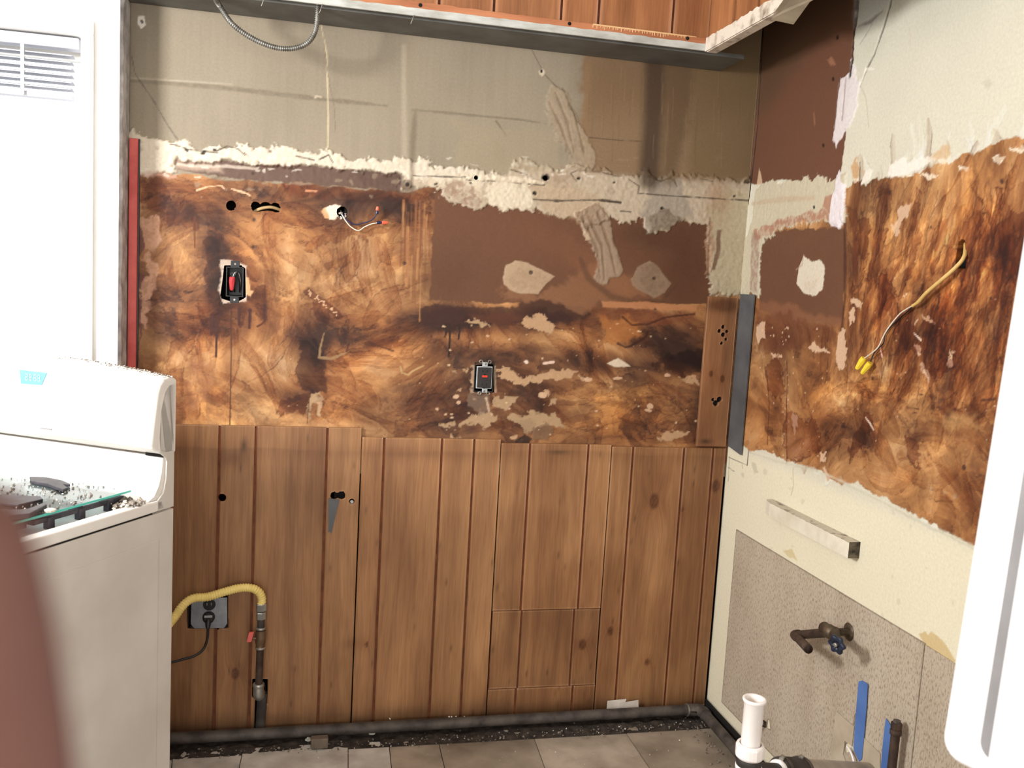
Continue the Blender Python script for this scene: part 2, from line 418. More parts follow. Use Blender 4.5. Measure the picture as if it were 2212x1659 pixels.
M['conduit'] = mat('flex_conduit_steel', (150, 150, 146), (112, 110, 104), 40, .4, .75)
M['yellow_hose'] = mat('yellow_coating', (236, 212, 132), (222, 196, 112), 20, .42, bmp=.05)
M['yellow_cable'] = mat('yellow_sheath', (222, 188, 120), (204, 168, 100), 20, .5, bmp=.05)
M['cream_cable'] = mat('cream_sheath', (196, 166, 120), (170, 140, 98), 20, .5)
M['yellow_nut'] = mat('yellow_nut_plastic', (244, 216, 70), (226, 196, 56), 20, .4, bmp=.05)
M['red_nut'] = mat('red_nut_plastic', (206, 66, 70), (176, 50, 56), 20, .4)
M['orange_nut'] = mat('orange_nut_plastic', (236, 110, 80), (214, 88, 62), 20, .4)
M['navy'] = mat('navy_insulation', (40, 44, 84), (28, 30, 60), 20, .4)
M['white_wire'] = mat('white_insulation', (232, 222, 205), (210, 198, 180), 20, .4)
M['black_wire'] = mat('black_insulation', (38, 34, 36), (26, 24, 26), 20, .4)
M['red'] = mat('faded_red_paint', (206, 92, 84), (182, 70, 64), 14, .5)
M['red_button'] = mat('red_button', (222, 62, 36), (206, 52, 30), 20, .4)
M['grey_strip'] = mat('slate_grey_strip', (92, 94, 96), (74, 75, 78), 10, .5)
M['grey_edge'] = mat('grey_edge_plaster', (206, 204, 204), (150, 146, 148), 20, .8, bmp=.5)
M['cover'] = mat('grey_metal_cover', (142, 146, 152), (118, 121, 128), 22, .45, .5)
M['blue_tape'] = mat('blue_tape', (84, 118, 178), (72, 104, 164), 16, .6)
M['pvc'] = mat('white_pvc', (240, 234, 230), (232, 224, 220), 8, .35, bmp=0)
M['pvc_in'] = mat('cream_inside', (226, 208, 174), (206, 184, 148), 20, .6)
M['rubber'] = mat('black_rubber', (52, 47, 44), (36, 32, 30), 14, .6)
M['clamp'] = mat('dark_steel_clamp', (96, 84, 76), (64, 54, 48), 30, .4, .6)
M['grey_pipe'] = mat('grey_drain_pipe', (178, 168, 152), (156, 146, 132), 12, .5)
M['valve_blue'] = mat('blue_black_handle', (46, 54, 76), (28, 32, 46), 40, .4, .2, bmp=.3)
M['bronze'] = mat('dull_bronze', (104, 90, 72), (66, 56, 46), 40, .5, .5, bmp=.4)
M['rubble'] = mat('rubble', (150, 140, 128), (84, 74, 66), 60, .9)
M['rubble_white'] = mat('plaster_crumbs', (226, 220, 210), (190, 182, 170), 60, .9)
M['dirt'] = mat('dirt', (66, 56, 48), (36, 30, 26), 40, .95, bmp=.6, bd=.004)
M['paper'] = mat('torn_paper', (212, 204, 194), (186, 176, 164), 16, .8)
M['flap'] = mat('hanging_paper', (176, 164, 142), (150, 138, 118), 10, .85)
M['wood_block'] = mat('wood_block', (120, 106, 92), (92, 80, 68), 18, .8)
M['cleat'] = mat('cleat_white_paint', (224, 218, 200), (206, 198, 176), 16, .55, bmp=.2)
M['cleat_top'] = mat('cleat_dusty_top', (196, 186, 168), (104, 92, 78), 40, .8, mid=(.3, .48))
M['cleat_end'] = mat('cleat_dark_end', (110, 100, 84), (44, 38, 30), 60, .9)
M['skin'] = mat('skin', (112, 80, 70), (96, 64, 56), 12, .7, bmp=.05, spec=.2)  # skin tone lowered: shade cast by the person's body is in the colour
M['display'] = mat('clock_display', (104, 168, 196), (84, 116, 178), 6, .2, bmp=0)
def glass(name, col, rough=0.0, thin=True):
    m, t, b = nt(name, rough); b.inputs['Base Color'].default_value = (*[float(v) for v in lin(col)], 1)
    b.inputs['Transmission Weight'].default_value = 1; b.inputs['IOR'].default_value = 1.45; return m
M['glass'] = glass('window_glass', (250, 252, 252))
M['green_glass'] = glass('green_edge_glass', (176, 198, 204), .12)
M['glass_edge'] = mat('cut_glass_edge', (96, 196, 180), (70, 172, 158), 10, .15, bmp=0)

# ================================================================ room shell
XL = -1.80                 # left end of the stripped wall
YW = -.10                  # the window wall stands proud of it
SOFZ = 2.05
# --- back wall paint
us = np.arange(XL, .0001, .003); us[-1] = 0.0
vs = np.concatenate([np.arange(.80, 2.075, .003), np.arange(2.076, 2.46, .008)])
P = Paint(us, vs, bwp, lin((146, 134, 115)))
n = fbm(P.X/160, P.Y/260, 20, 4)
P.C *= (1+.18*(n[..., None]-.5)*2)
vst = fbm(P.X/5, P.Y/160, 24, 3)-.5
P.C *= (1+.10*vst[..., None])
# adhesive everywhere below the plaster band
def th_back(X, Y):
    a = 4.6*(fbm(X/150, Y/110, 31, 2)-.5)
    left = sst(-480, -900, X)
    a = a*(.55+.9*left)+.1
    low = sst(-760, -715, Y); a = a*(1-.35*low)
    vert = np.exp(-((X+540)/60)**2)*(Y < -770)       # vertical brush marks beside the bare board
    return a*(1-vert)+1.52*vert
D = [  # (px, py, rx, ry, delta, angle)   darker < 0 < lighter
    (640, 430, 260, 30, -.34, 0), (820, 440, 90, 60, -.22, 0), (340, 430, 40, 60, -.2, 0), (560, 480, 60, 40, .2, 0), (400, 420, 80, 20, .22, 0),
    (400, 560, 60, 90, .22, 0), (470, 560, 22, 120, -.34, 0), (520, 545, 60, 26, -.16, 0), (430, 480, 60, 20, -.25, .1),
    (690, 600, 110, 90, .3, .4), (800, 560, 60, 130, .26, 0), (700, 500, 90, 25, -.14, -.3), (730, 555, 30, 20, -.22, 0), (620, 540, 40, 30, .15, 0),
    (830, 660, 50, 50, .2, 0), (780, 620, 60, 20, -.2, -.8), (905, 520, 30, 160, .12, 0),
    (560, 700, 280, 40, -.24, 0), (420, 715, 70, 20, -.3, 0), (760, 720, 140, 22, -.34, 0), (680, 770, 35, 70, -.5, 0), (640, 870, 45, 28, -.5, 0),
    (420, 790, 50, 60, .08, 0), (600, 780, 60, 25, .2, 0), (570, 880, 60, 25, .2, .5), (760, 830, 90, 40, .2, -.5), (600, 850, 60, 20, -.15, 0), (860, 810, 60, 40, .1, 0),
    (960, 685, 60, 22, -.7, 0), (1180, 672, 60, 22, -.75, 0), (1080, 695, 160, 22, -.45, 0), (1080, 735, 150, 18, .14, 0), (900, 740, 90, 20, .12, 0),
    (1000, 760, 130, 22, -.3, 0), (1270, 735, 70, 26, .16, 0), (1260, 780, 180, 26, -.2, 0), (1300, 760, 60, 12, .25, 0), (1180, 870, 160, 60, -.12, 0),
    (900, 880, 90, 40, -.22, 0), (1010, 840, 40, 90, -.12, 0), (1340, 880, 80, 60, .22, .5), (1330, 700, 40, 30, .14, 0), (1440, 700, 90, 40, -.22, 0),
    (1480, 760, 70, 36, -.6, .2), (1390, 775, 60, 14, .24, .2), (1300, 800, 100, 20, -.3, 0), (1420, 850, 60, 30, .1, .3), (1520, 850, 20, 90, -.3, 0), (1420, 935, 120, 20, -.22, 0),
    (1140, 830, 20, 40, -.15, 0), (1480, 700, 60, 30, -.2, 0)]
AD = adhesive(P, th_back, D, 1)
adh = [(270, 360), (380, 376), (560, 392), (865, 414), (940, 402), (1620, 460), (1660, 900), (1600, 1000), (270, 1000)]
w = (slice(None), slice(None))
d = sdf(P.U, P.V, [bwp(p) for p in adh])/PX+6*P.n1*2
P.mix(w, sst(-1.5, 1.5, d), AD)
BCL = [bwp(p) for p in [(290, 380), (560, 400), (865, 420), (930, 425), (928, 655), (1535, 660), (1530, 960), (290, 930)]]
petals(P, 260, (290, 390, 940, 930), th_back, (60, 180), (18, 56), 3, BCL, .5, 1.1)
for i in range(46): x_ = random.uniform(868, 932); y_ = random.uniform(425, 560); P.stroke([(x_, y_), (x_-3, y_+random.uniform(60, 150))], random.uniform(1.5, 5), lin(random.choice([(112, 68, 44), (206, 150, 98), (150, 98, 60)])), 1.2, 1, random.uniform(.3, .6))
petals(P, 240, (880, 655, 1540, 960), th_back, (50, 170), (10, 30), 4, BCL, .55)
P.h += .6*PX*sst(-2, 2, d)*(fbm(P.X/9, P.Y/5, 33, 3))
# plain bare brown board
BR = lin((102, 67, 46))
bare = [(942, 380), (1560, 400), (1545, 500), (1536, 655), (1300, 660), (1250, 662), (1180, 655), (1140, 655), (1080, 655), (1000, 652), (928, 648)]
P.poly(bare, BR, 1.2, 1.5)
P.poly([(1088, 600), (1160, 636), (1300, 560), (1440, 640), (1300, 652), (1250, 690), (1140, 652), (1088, 650)], lin((138, 96, 66)), 6, 6, .7)
P.soft(1300, 590, 110, 24, lin((140, 92, 62)), .5, .5); P.soft(1180, 520, 130, 50, lin((112, 74, 52)), .5, .2)
P.soft(960, 600, 60, 60, lin((88, 58, 38)), .7); P.soft(1480, 560, 60, 120, lin((74, 42, 26)), .6); P.soft(1400, 510, 60, 26, lin((70, 44, 28)), .6)
P.stroke([(1255, 560), (1270, 600), (1320, 640), (1380, 655), (1430, 650), (1462, 615)], [8, 12, 12, 9, 8, 4], lin((78, 52, 36)), 4, 1, .55)
# dark pools under the bare board
DK = lin((56, 30, 23))
P.poly([(905, 668), (940, 655), (1010, 664), (1060, 662), (1120, 664), (1140, 650), (1168, 644), (1205, 655), (1260, 684), (1225, 700), (1180, 690), (1130, 700), (1040, 698), (1000, 705), (960, 702), (918, 706)], DK, 3, 3, .85)
P.poly([(1020, 680), (1130, 678), (1125, 698), (1030, 700)], lin((90, 50, 34)), 4, 4, .6)
for x0, y0, y1 in ((963, 700, 728), (971, 700, 770), (992, 700, 732)): P.stroke([(x0, y0), (x0+1, (y0+y1)/2), (x0-2, y1)], [5, 4, 4], lin((44, 24, 18)), .8, .6)
P.stroke([(971, 712), (985, 704), (1010, 702), (1060, 700)], 4, lin((48, 26, 20)), .8, .8)
# amber window at lower right, tide lines
P.poly([(1300, 650), (1420, 654), (1505, 660), (1503, 672), (1400, 668), (1302, 664)], lin((178, 122, 82)), 1.5, 1, .9)
P.poly([(1302, 668), (1503, 674), (1500, 690), (1420, 700), (1302, 690)], lin((104, 52, 30)), 5, 4, .6)
P.poly([(1302, 690), (1380, 690), (1390, 720), (1350, 740), (1300, 730)], lin((176, 112, 58)), 7, 8, .65)
P.stroke([(1345, 685), (1365, 702), (1400, 700), (1440, 685), (1500, 678)], 4, lin((66, 30, 20)), 1, 1.5, .8)
P.stroke([(1335, 742), (1350, 750), (1362, 748), (1375, 740), (1395, 728), (1400, 716)], 5, lin((54, 26, 18)), 1.2, 1.5, .85)
P.poly([(1450, 760), (1500, 750), (1530, 760), (1520, 800), (1480, 810), (1430, 800), (1420, 780)], lin((50, 28, 22)), 5, 9, .95, mul=(.36, .30, .32))
P.poly([(1285, 850), (1400, 830), (1390, 935), (1283, 940)], lin((178, 120, 66)), 2, 2, .9, mul=(1.25, 1.22, 1.05))
# left area: named stains
BRN = lin((104, 58, 42)); DKB = lin((70, 38, 30))
P.poly([(440, 520), (480, 505), (484, 560), (476, 640), (500, 655), (520, 650), (540, 640), (575, 615), (580, 650), (572, 700), (556, 690), (540, 668), (530, 700), (520, 670), (480, 672), (470, 760), (465, 700), (452, 690), (446, 720), (440, 690), (455, 670), (446, 600)], BRN, 1.5, 5, .95, mul=(.56, .46, .46), edge=(DKB, .7))
P.poly([(300, 398), (345, 385), (362, 410), (355, 440), (345, 520), (335, 470), (305, 440)], lin((112, 64, 48)), 2, 7, .95, mul=(.66, .50, .48), edge=(DKB, .4))
P.poly([(352, 460), (400, 452), (430, 470), (424, 490), (395, 492), (380, 480), (350, 484)], lin((128, 74, 48)), 2, 6, .9, mul=(.72, .56, .50), edge=(DKB, .7))
P.stroke([(421, 470), (420, 500), (421, 535)], [4, 3, 2], lin((90, 48, 30)), 1, .6)
for x0, y0, y1 in ((458, 680, 722), (468, 690, 770), (540, 670, 708), (572, 660, 690), (517, 668, 700)): P.stroke([(x0, y0), (x0-1, y1)], [6, 4], lin((64, 34, 28)), 1, 1)
P.stroke([(575, 690), (566, 700), (556, 705)], 4, lin((80, 40, 28)), 1, 1)
P.poly([(655, 625), (668, 622), (700, 645), (735, 672), (745, 690), (730, 694), (715, 675), (712, 700), (700, 700), (685, 680), (672, 668), (676, 650), (660, 635)], lin((112, 62, 42)), 1, 2.5, .95, mul=(.58, .44, .40), edge=(DKB, .5))
for i in range(26):
    t = random.random(); P.blob(662+70*t+random.uniform(-5, 5), 628+50*t+random.uniform(-5, 5), 1.8, 1.6, lin((205, 165, 130)), .7, 0)
P.poly([(700, 575), (735, 560), (750, 545), (755, 568), (735, 580), (722, 578), (715, 582)], lin((134, 82, 50)), 1.5, 3, .8, mul=(.7, .58, .5), edge=(DKB, .6))
P.poly([(725, 470), (770, 480), (810, 475), (850, 500), (800, 515), (770, 500), (740, 520), (700, 525), (680, 540), (650, 530), (690, 505)], lin((142, 84, 50)), 3, 9, .9, mul=(.76, .62, .54), edge=(DKB, .6))
P.poly([(640, 750), (668, 728), (690, 730), (700, 760), (700, 800), (706, 850), (690, 850), (672, 850), (650, 830), (640, 800)], lin((62, 34, 26)), 2, 6, .95, mul=(.34, .27, .28), edge=(DKB, .5))
P.poly([(600, 868), (620, 852), (660, 850), (665, 880), (655, 895), (640, 890), (620, 895), (604, 888)], lin((84, 46, 34)), 2, 5, .95, mul=(.5, .38, .36), edge=(DKB, .5))
P.stroke([(700, 720), (692, 750), (690, 772), (715, 775), (748, 762)], [2, 3, 5, 6, 3], lin((150, 120, 84)), .8, 1, .8)
P.stroke([(640, 727), (670, 735), (685, 755)], 3, lin((50, 26, 20)), 1, 1); P.stroke([(748, 760), (756, 735), (780, 728), (810, 745), (850, 758)], 3, lin((70, 40, 28)), 1, 1.5, .8)
# bare chips in the adhesive (tan gypsum)
TAN = lin((186, 150, 114)); TG = lin((172, 142, 108))
for pl in ([(664, 850), (672, 846), (690, 852), (700, 862), (688, 868), (680, 870), (676, 880), (665, 880)],
           [(690, 862), (697, 866), (693, 900), (684, 902), (686, 880)], [(666, 882), (674, 884), (670, 906), (664, 900)],
           [(610, 872), (622, 870), (618, 878)], [(636, 874), (644, 876), (640, 880)],
           [(1000, 702), (1040, 696), (1062, 700), (1050, 707), (1010, 708)],
           [(1132, 684), (1160, 682), (1185, 688), (1200, 700), (1188, 718), (1165, 722), (1148, 712), (1128, 706)],
           [(1072, 800), (1105, 798), (1122, 810), (1135, 820), (1160, 806), (1200, 800), (1225, 796), (1252, 806), (1230, 818), (1190, 826), (1150, 828), (1120, 832), (1100, 824), (1072, 816)],
           [(1066, 862), (1085, 852), (1120, 852), (1112, 872), (1095, 886), (1070, 878)], [(1006, 896), (1030, 886), (1070, 892), (1074, 908), (1050, 926), (1020, 918), (992, 918)],
           [(950, 915), (985, 905), (984, 916), (960, 922)], [(974, 938), (996, 934), (998, 942), (980, 946)],
           [(1092, 900), (1125, 892), (1155, 880), (1175, 892), (1210, 900), (1215, 920), (1190, 925), (1160, 920), (1150, 935), (1120, 925), (1105, 912)],
           [(1165, 850), (1182, 848), (1184, 860), (1168, 862)], [(1188, 864), (1206, 864), (1204, 872), (1190, 872)], [(1255, 816), (1272, 816), (1270, 826), (1256, 824)],
           [(1420, 938), (1450, 928), (1480, 924), (1490, 934), (1470, 948), (1440, 952), (1422, 946)], [(1465, 812), (1500, 812), (1508, 838), (1490, 828)],
           [(971, 796), (990, 797), (984, 802), (972, 801)], [(1003, 798), (1010, 798), (1009, 806), (1004, 804)], [(985, 838), (998, 838), (996, 846), (984, 846)],
           [(1014, 824), (1024, 822), (1022, 830)], [(1110, 945), (1126, 938), (1130, 940), (1116, 952)]):
    P.poly(pl, TAN if random.random() < .6 else TG, .9, 6.5, .95, h=-.5, edge=(lin((80, 48, 34)), .35))
P.poly([(1110, 912), (1150, 900), (1160, 915), (1145, 938), (1125, 925)], lin((150, 124, 94)), 2, 4, .7); P.poly([(1150, 925), (1180, 915), (1195, 930), (1180, 952), (1150, 955)], lin((120, 92, 68)), 2, 5, .8, h=1)
P.poly([(1114, 948), (1132, 936), (1150, 950), (1140, 962), (1112, 962)], lin((46, 28, 22)), 1, 2, .9)
P.poly([(1310, 784), (1335, 774), (1355, 784), (1362, 790), (1340, 792), (1325, 790)], lin((214, 196, 172)), 1, 1.5, .95, h=.8)
P.poly([(1300, 604), (1302, 602)], TAN) if False else None
for i in range(95):
    x = random.choice([random.uniform(950, 1250), random.uniform(500, 1500), random.uniform(1280, 1520)]); y = random.uniform(700, 945) if x > 930 else random.uniform(720, 915)
    r = random.choice([.6, .8, 1.1, 2.0]) if x > 930 else .7
    P.blob(x, y, r*random.uniform(1, 1.9), r, lin((214, 182, 148)), .8, 1, .8)
for x, y, rx, ry in ((985, 856, 7, 4), (992, 870, 5, 3), (1172, 855, 9, 6), (1405, 876, 7, 6), (1400, 885, 8, 3), (1440, 812, 8, 4), (1335, 816, 10, 3), (943, 884, 4, 3), (962, 892, 3, 3), (1270, 820, 9, 6)): P.blob(x, y, rx, ry, lin((206, 170, 138)), .8, 2, .9)
P.stroke([(1175, 785), (1195, 782)], 5, lin((220, 190, 170)), .8, 1); P.blob(1137, 782, 5, 4, lin((230, 210, 195)), .8, 1, .9, h=1)
P.stroke([(865, 792), (868, 805), (882, 810), (890, 802), (915, 790)], 3, lin((190, 160, 110)), .8, .6, .7)
P.stroke([(500, 655), (499, 780), (497, 917)], 2.2, lin((66, 36, 26)), .7, .3, .9)
P.stroke([(668, 850), (664, 915)], 2, lin((70, 40, 30)), .7, .6, .7)
# left edge: peeled skin
PK = lin((192, 146, 118))
for pl in ([(306, 550), (318, 545), (336, 560), (338, 620), (330, 645), (312, 650), (304, 620), (312, 590)], [(298, 470), (318, 465), (340, 480), (344, 520), (330, 545), (304, 540)], [(312, 650), (326, 652), (318, 700), (308, 720)],
           [(296, 430), (304, 440), (300, 480), (294, 470)]): P.poly(pl, PK, 1, 6, .9, tex=.35, edge=(lin((90, 50, 40)), .4))
for pl in ([(296, 480), (308, 490), (312, 530), (300, 560), (294, 540)], [(298, 590), (312, 600), (308, 625), (296, 620)], [(300, 640), (310, 650), (304, 720), (298, 780)]): P.poly(pl, lin((100, 58, 54)), 1, 3, .85)
P.poly([(410, 780), (450, 770), (470, 800), (440, 870), (410, 890), (400, 850)], lin((160, 110, 78)), 4, 5, .5, tex=.6)
P.poly([(385, 800), (405, 830), (412, 880), (395, 915), (385, 915)], lin((96, 58, 46)), 4, 8, .8, mul=(.6, .5, .5))
P.poly([(436, 756), (448, 752), (450, 780), (440, 790)], lin((188, 146, 104)), 2, 3, .7, tex=.5)
P.poly([(505, 552), (540, 560), (560, 590), (560, 640), (545, 650), (530, 600)], lin((126, 74, 50)), 5, 6, .8, mul=(.8, .66, .6))
# pale copper scratches below the strip
for l in ([(425, 411), (450, 403), (478, 401), (485, 408)], [(500, 408), (520, 414), (540, 420)], [(660, 412), (685, 413)], [(535, 419), (540, 423)]): P.stroke(l, [1, 4, 1][:len(l)] if len(l) == 3 else 2.4, lin((236, 190, 150)), .8, 1, .8)
P.poly([(610, 395), (860, 415), (930, 412), (925, 425), (800, 440), (620, 425)], lin((112, 56, 38)), 5, 9, .9, mul=(.78, .56, .5))
# --- plaster band
WB = lin((214, 202, 182)); WB2 = lin((184, 168, 146))
top = [(262, 292), (300, 290), (340, 294), (400, 312), (452, 322), (500, 313), (520, 312), (600, 320), (650, 328), (700, 330), (760, 340), (850, 347), (885, 342), (930, 352), (985, 362), (1050, 374), (1100, 365)]
top2 = [(1105, 362), (1120, 350), (1150, 346), (1175, 356), (1190, 372), (1230, 358), (1300, 368), (1330, 376), (1400, 372), (1415, 385), (1440, 378), (1500, 372), (1560, 385), (1640, 392)]
bot = [(1640, 440), (1640, 640), (1598, 642), (1540, 640), (1536, 560), (1530, 492), (1500, 476), (1490, 486), (1462, 484), (1440, 500), (1400, 500), (1380, 476), (1340, 482), (1315, 478), (1300, 482), (1272, 492), (1250, 470), (1200, 465), (1170, 456), (1130, 450), (1080, 456), (1060, 440), (1030, 446), (1000, 450), (962, 432), (940, 402), (865, 398)]
leftb = [(862, 376), (640, 356), (520, 350), (380, 345), (378, 368), (340, 380), (262, 384)]
P.poly(top+top2+bot+leftb, WB2, 1.2, 6, 1, h=2.6, fine=1.0)
P.poly(top+[(1040, 400), (865, 380)]+leftb, WB, 2, 6, .85, h=.6, fine=1.2)
P.poly([(905, 384), (1040, 380), (1040, 425), (980, 420), (940, 400)], lin((208, 194, 170)), 3, 6, .7)
P.poly([(1048, 408), (1060, 384), (1145, 392), (1148, 440), (1130, 448), (1080, 452), (1060, 440)], lin((216, 204, 180)), 2, 6, .9, tex=.2)
P.poly([(945, 400), (1000, 398), (1040, 410), (1040, 440), (1005, 445), (965, 430)], lin((132, 96, 78)), 3, 8, .6, tex=.6)
P.poly([(1150, 395), (1230, 400), (1290, 420), (1310, 470), (1270, 480), (1180, 460), (1150, 430)], lin((178, 154, 124)), 6, 6, .55)
P.soft(1210, 382, 30, 14, lin((140, 108, 80)), .5); P.soft(1130, 362, 22, 10, lin((150, 122, 92)), .45)
P.poly([(1410, 385), (1470, 380), (1475, 420), (1500, 470), (1460, 480), (1400, 500), (1385, 470), (1400, 430)], lin((138, 130, 120)), 6, 8, .6)
P.poly([(1400, 470), (1425, 450), (1450, 455), (1478, 480), (1440, 498), (1405, 500)], lin((116, 100, 84)), 3, 5, .85, tex=.3)
P.poly([(1536, 450), (1570, 400), (1625, 420), (1640, 640), (1540, 642)], lin((176, 164, 136)), 5, 6, .7); P.soft(1550, 430, 22, 40, lin((158, 122, 92)), .6)
P.poly([(1524, 500), (1536, 470), (1545, 520), (1538, 580), (1524, 592), (1522, 560)], lin((164, 132, 106)), 2, 4, .9, tex=.3)
P.stroke([(1552, 500), (1550, 540), (1540, 580)], [8, 9, 5], lin((100, 66, 46)), 2, 3, .8)
P.stroke([(1532, 470), (1528, 600)], 3, lin((90, 56, 38)), 1, 2, .5)
P.poly([(380, 346), (640, 357), (864, 377), (866, 412), (800, 408), (560, 390), (470, 382), (378, 366)], lin((98, 76, 65)), 1.5, 2.5, 1, h=-1.5)
P.poly([(380, 346), (470, 350), (480, 372), (378, 366)], lin((176, 152, 134)), 6, 4, .8); P.poly([(380, 352), (560, 360), (556, 366), (380, 358)], lin((206, 192, 176)), 1.5, 1, .6)
P.poly([(770, 372), (864, 378), (866, 410), (790, 405)], lin((88, 66, 56)), 4, 5, .7); P.poly([(300, 372), (380, 376), (380, 384), (300, 382)], lin((190, 150, 132)), 3, 3, .7)
P.blob(879, 399, 12, 12, lin((110, 92, 76)), 2, 1, .8); P.blob(879, 398, 5, 5, lin((38, 26, 22)), 1, .6); P.blob(546, 374, 4, 4, lin((70, 50, 42)), 1, .6)
# cracks, nail heads, laths in the band
CR_ = lin((64, 52, 44))
for l, wd_ in (([(370, 312), (388, 316), (402, 322)], 2), ([(470, 326), (490, 316), (515, 322), (530, 336)], 2), ([(410, 324), (470, 330)], 2.5), ([(528, 330), (540, 340)], 2),
    ([(640, 337), (660, 342), (678, 346)], 3), ([(690, 345), (710, 335), (720, 352)], 1.6), ([(893, 380), (960, 382), (1005, 383)], 3), ([(1008, 388), (1090, 393), (1175, 400)], 3.5), ([(1150, 431), (1200, 434), (1240, 433), (1300, 432), (1340, 437)], 3),
    ([(1358, 388), (1380, 402), (1378, 418), (1460, 424), (1560, 430), (1615, 433)], 2.2), ([(1300, 368), (1250, 368), (1232, 374), (1245, 392)], 2.2), ([(1230, 366), (1300, 372), (1330, 380)], 2), ([(1455, 388), (1462, 404)], 1.5), ([(1340, 456), (1362, 458)], 3), ([(1295, 433), (1340, 438)], 4),
    ([(1500, 384), (1540, 392)], 1.5), ([(1400, 380), (1425, 392), (1450, 384)], 2.4), ([(1100, 366), (1140, 378)], 2)):
    P.stroke(l, wd_, CR_, .9, 1.6, .85, h=-1.2)
for x, y, r in ((1028, 384, 6), (1058, 381, 5), (1178, 385, 8), (1325, 393, 3), (1155, 418, 4.5), (1430, 451, 4), (1016, 395, 3), (1250, 386, 4), (943, 397, 3), (403, 326, 4), (440, 328, 5), (466, 327, 4), (1614, 394, 6), (1585, 424, 3)): P.blob(x, y, r*1.2, r*.8, lin((30, 22, 18)), 1, 2, .95, h=-2)
P.poly([(1008, 382), (1060, 376), (1140, 385), (1180, 396), (1172, 400), (1060, 392), (1008, 389)], lin((218, 204, 180)), 1, 2, .9, h=2.5)
for i in range(60): P.blob(random.uniform(290, 1620), 350+random.uniform(-30, 20) + .03*500, random.uniform(2, 12), random.uniform(1, 4), lin((226, 218, 202)), 1, 3, .5, h=.8)
for i in range(40): P.blob(random.uniform(300, 1620), random.uniform(300, 345) if i < 15 else random.uniform(380, 430), random.uniform(2, 9), random.uniform(2, 5), lin((152, 134, 112)), 1.5, 3, .45)
# --- upper plaster: seams, grime, smears
GR = lin((112, 101, 84))
P.stroke([(275, 174), (400, 182), (500, 192), (600, 204), (700, 215), (835, 229)], [5, 7, 8, 7, 7, 4], GR, 2, 2.6, .75, tex=.35, h=.8)
P.stroke([(275, 168), (500, 182)], [3, 2], lin((196, 184, 164)), 2, 1, .4)
P.stroke([(890, 237), (960, 243), (1050, 252), (1120, 258), (1180, 267)], [3, 5, 4, 4, 2], GR, 1.2, 2, .7, tex=.3)
P.stroke([(897, 240), (893, 290), (890, 345), (889, 410)], [5, 10, 9, 5], lin((110, 96, 78)), 4, 1, .65); P.stroke([(893, 60), (897, 240)], [22, 6], lin((150, 134, 110)), 8, 2, .35); P.stroke([(872, 100), (874, 350)], [8, 10], lin((190, 176, 152)), 4, 1, .35)
P.stroke([(690, 30), (706, 120), (709, 250), (708, 330)], [1.5, 3, 2.5, 2.5], lin((206, 190, 158)), 1, .4, .75)
P.stroke([(696, 50), (702, 110), (708, 160), (722, 230), (725, 290)], 1.5, lin((120, 104, 82)), .7, .6, .7)
P.stroke([(284, 120), (292, 160), (330, 215), (362, 270), (385, 303)], [1.5, 2, 2, 2, 1.5], lin((96, 86, 76)), .7, 1, .85)
P.stroke([(1106, 20), (1150, 110), (1176, 160), (1218, 205), (1245, 245), (1262, 300)], 1.6, lin((90, 76, 60)), .7, .8, .75)
P.blob(1171, 155, 7, 8, lin((206, 192, 168)), 1, 3, .9, h=.8); P.blob(1170, 153, 3, 4, lin((24, 20, 16)), .8, .6, h=-2)
P.poly([(300, 36), (312, 34), (316, 52), (306, 62), (300, 52)], lin((226, 218, 206)), 1, 2, .95, h=.8); P.blob(307, 47, 3, 4, lin((50, 44, 40)), 1, 1)
P.blob(687, 208, 9, 4, lin((186, 172, 150)), 1, 2, .8, h=2); P.stroke([(1072, 262), (1082, 276), (1094, 294)], [4, 3, 2], lin((112, 98, 76)), 1, 1, .8)
P.soft(1240, 310, 22, 26, lin((92, 82, 66)), .75); P.soft(1075, 330, 8, 20, lin((134, 118, 94)), .5)
P.poly([(975, 250), (1000, 260), (1050, 280), (1200, 280), (1210, 370), (1040, 372), (975, 350), (992, 300)], lin((156, 142, 116)), 4, 4, .5)
# grimy right part under the soffit
wv = P.win([bwp((1235, 100)), bwp((1660, 400))], .02)
P.poly([(1262, -160), (1700, -160), (1680, 395), (1500, 385), (1400, 382), (1270, 372), (1250, 330), (1256, 220), (1258, 130)], lin((132, 106, 78)), 8, 3, .92)
P.poly([(1262, 120), (1700, 120), (1660, 220), (1500, 260), (1262, 240)], lin((112, 84, 58)), 40, 10, .5)
P.poly([(1490, -160), (1700, -160), (1680, 395), (1490, 385)], lin((104, 86, 56)), 20, 6, .5)
P.stroke([(1418, -60), (1415, 200), (1408, 300), (1402, 385)], [46, 44, 40, 46], lin((64, 48, 34)), 13, 2, .85); P.stroke([(1470, 60), (1465, 230), (1445, 385)], [60, 52, 30], lin((90, 70, 48)), 14, 4, .7)
P.stroke([(1270, 297), (1330, 302), (1385, 306)], 2, lin((70, 54, 38)), .8, 1, .7); P.stroke([(1270, 140), (1262, 300)], [14, 10], lin((140, 108, 76)), 6, 2, .5)
for i in range(40): P.stroke([(random.uniform(1270, 1620), random.uniform(130, 330)), ] * 1 + [(random.uniform(1270, 1620), 0)] if False else [(x_ := random.uniform(1268, 1620), y_ := random.uniform(130, 300)), (x_-2, y_+random.uniform(40, 90))], 1.6, lin(random.choice([(150, 124, 92), (90, 70, 48)])), 1, .3, .25)
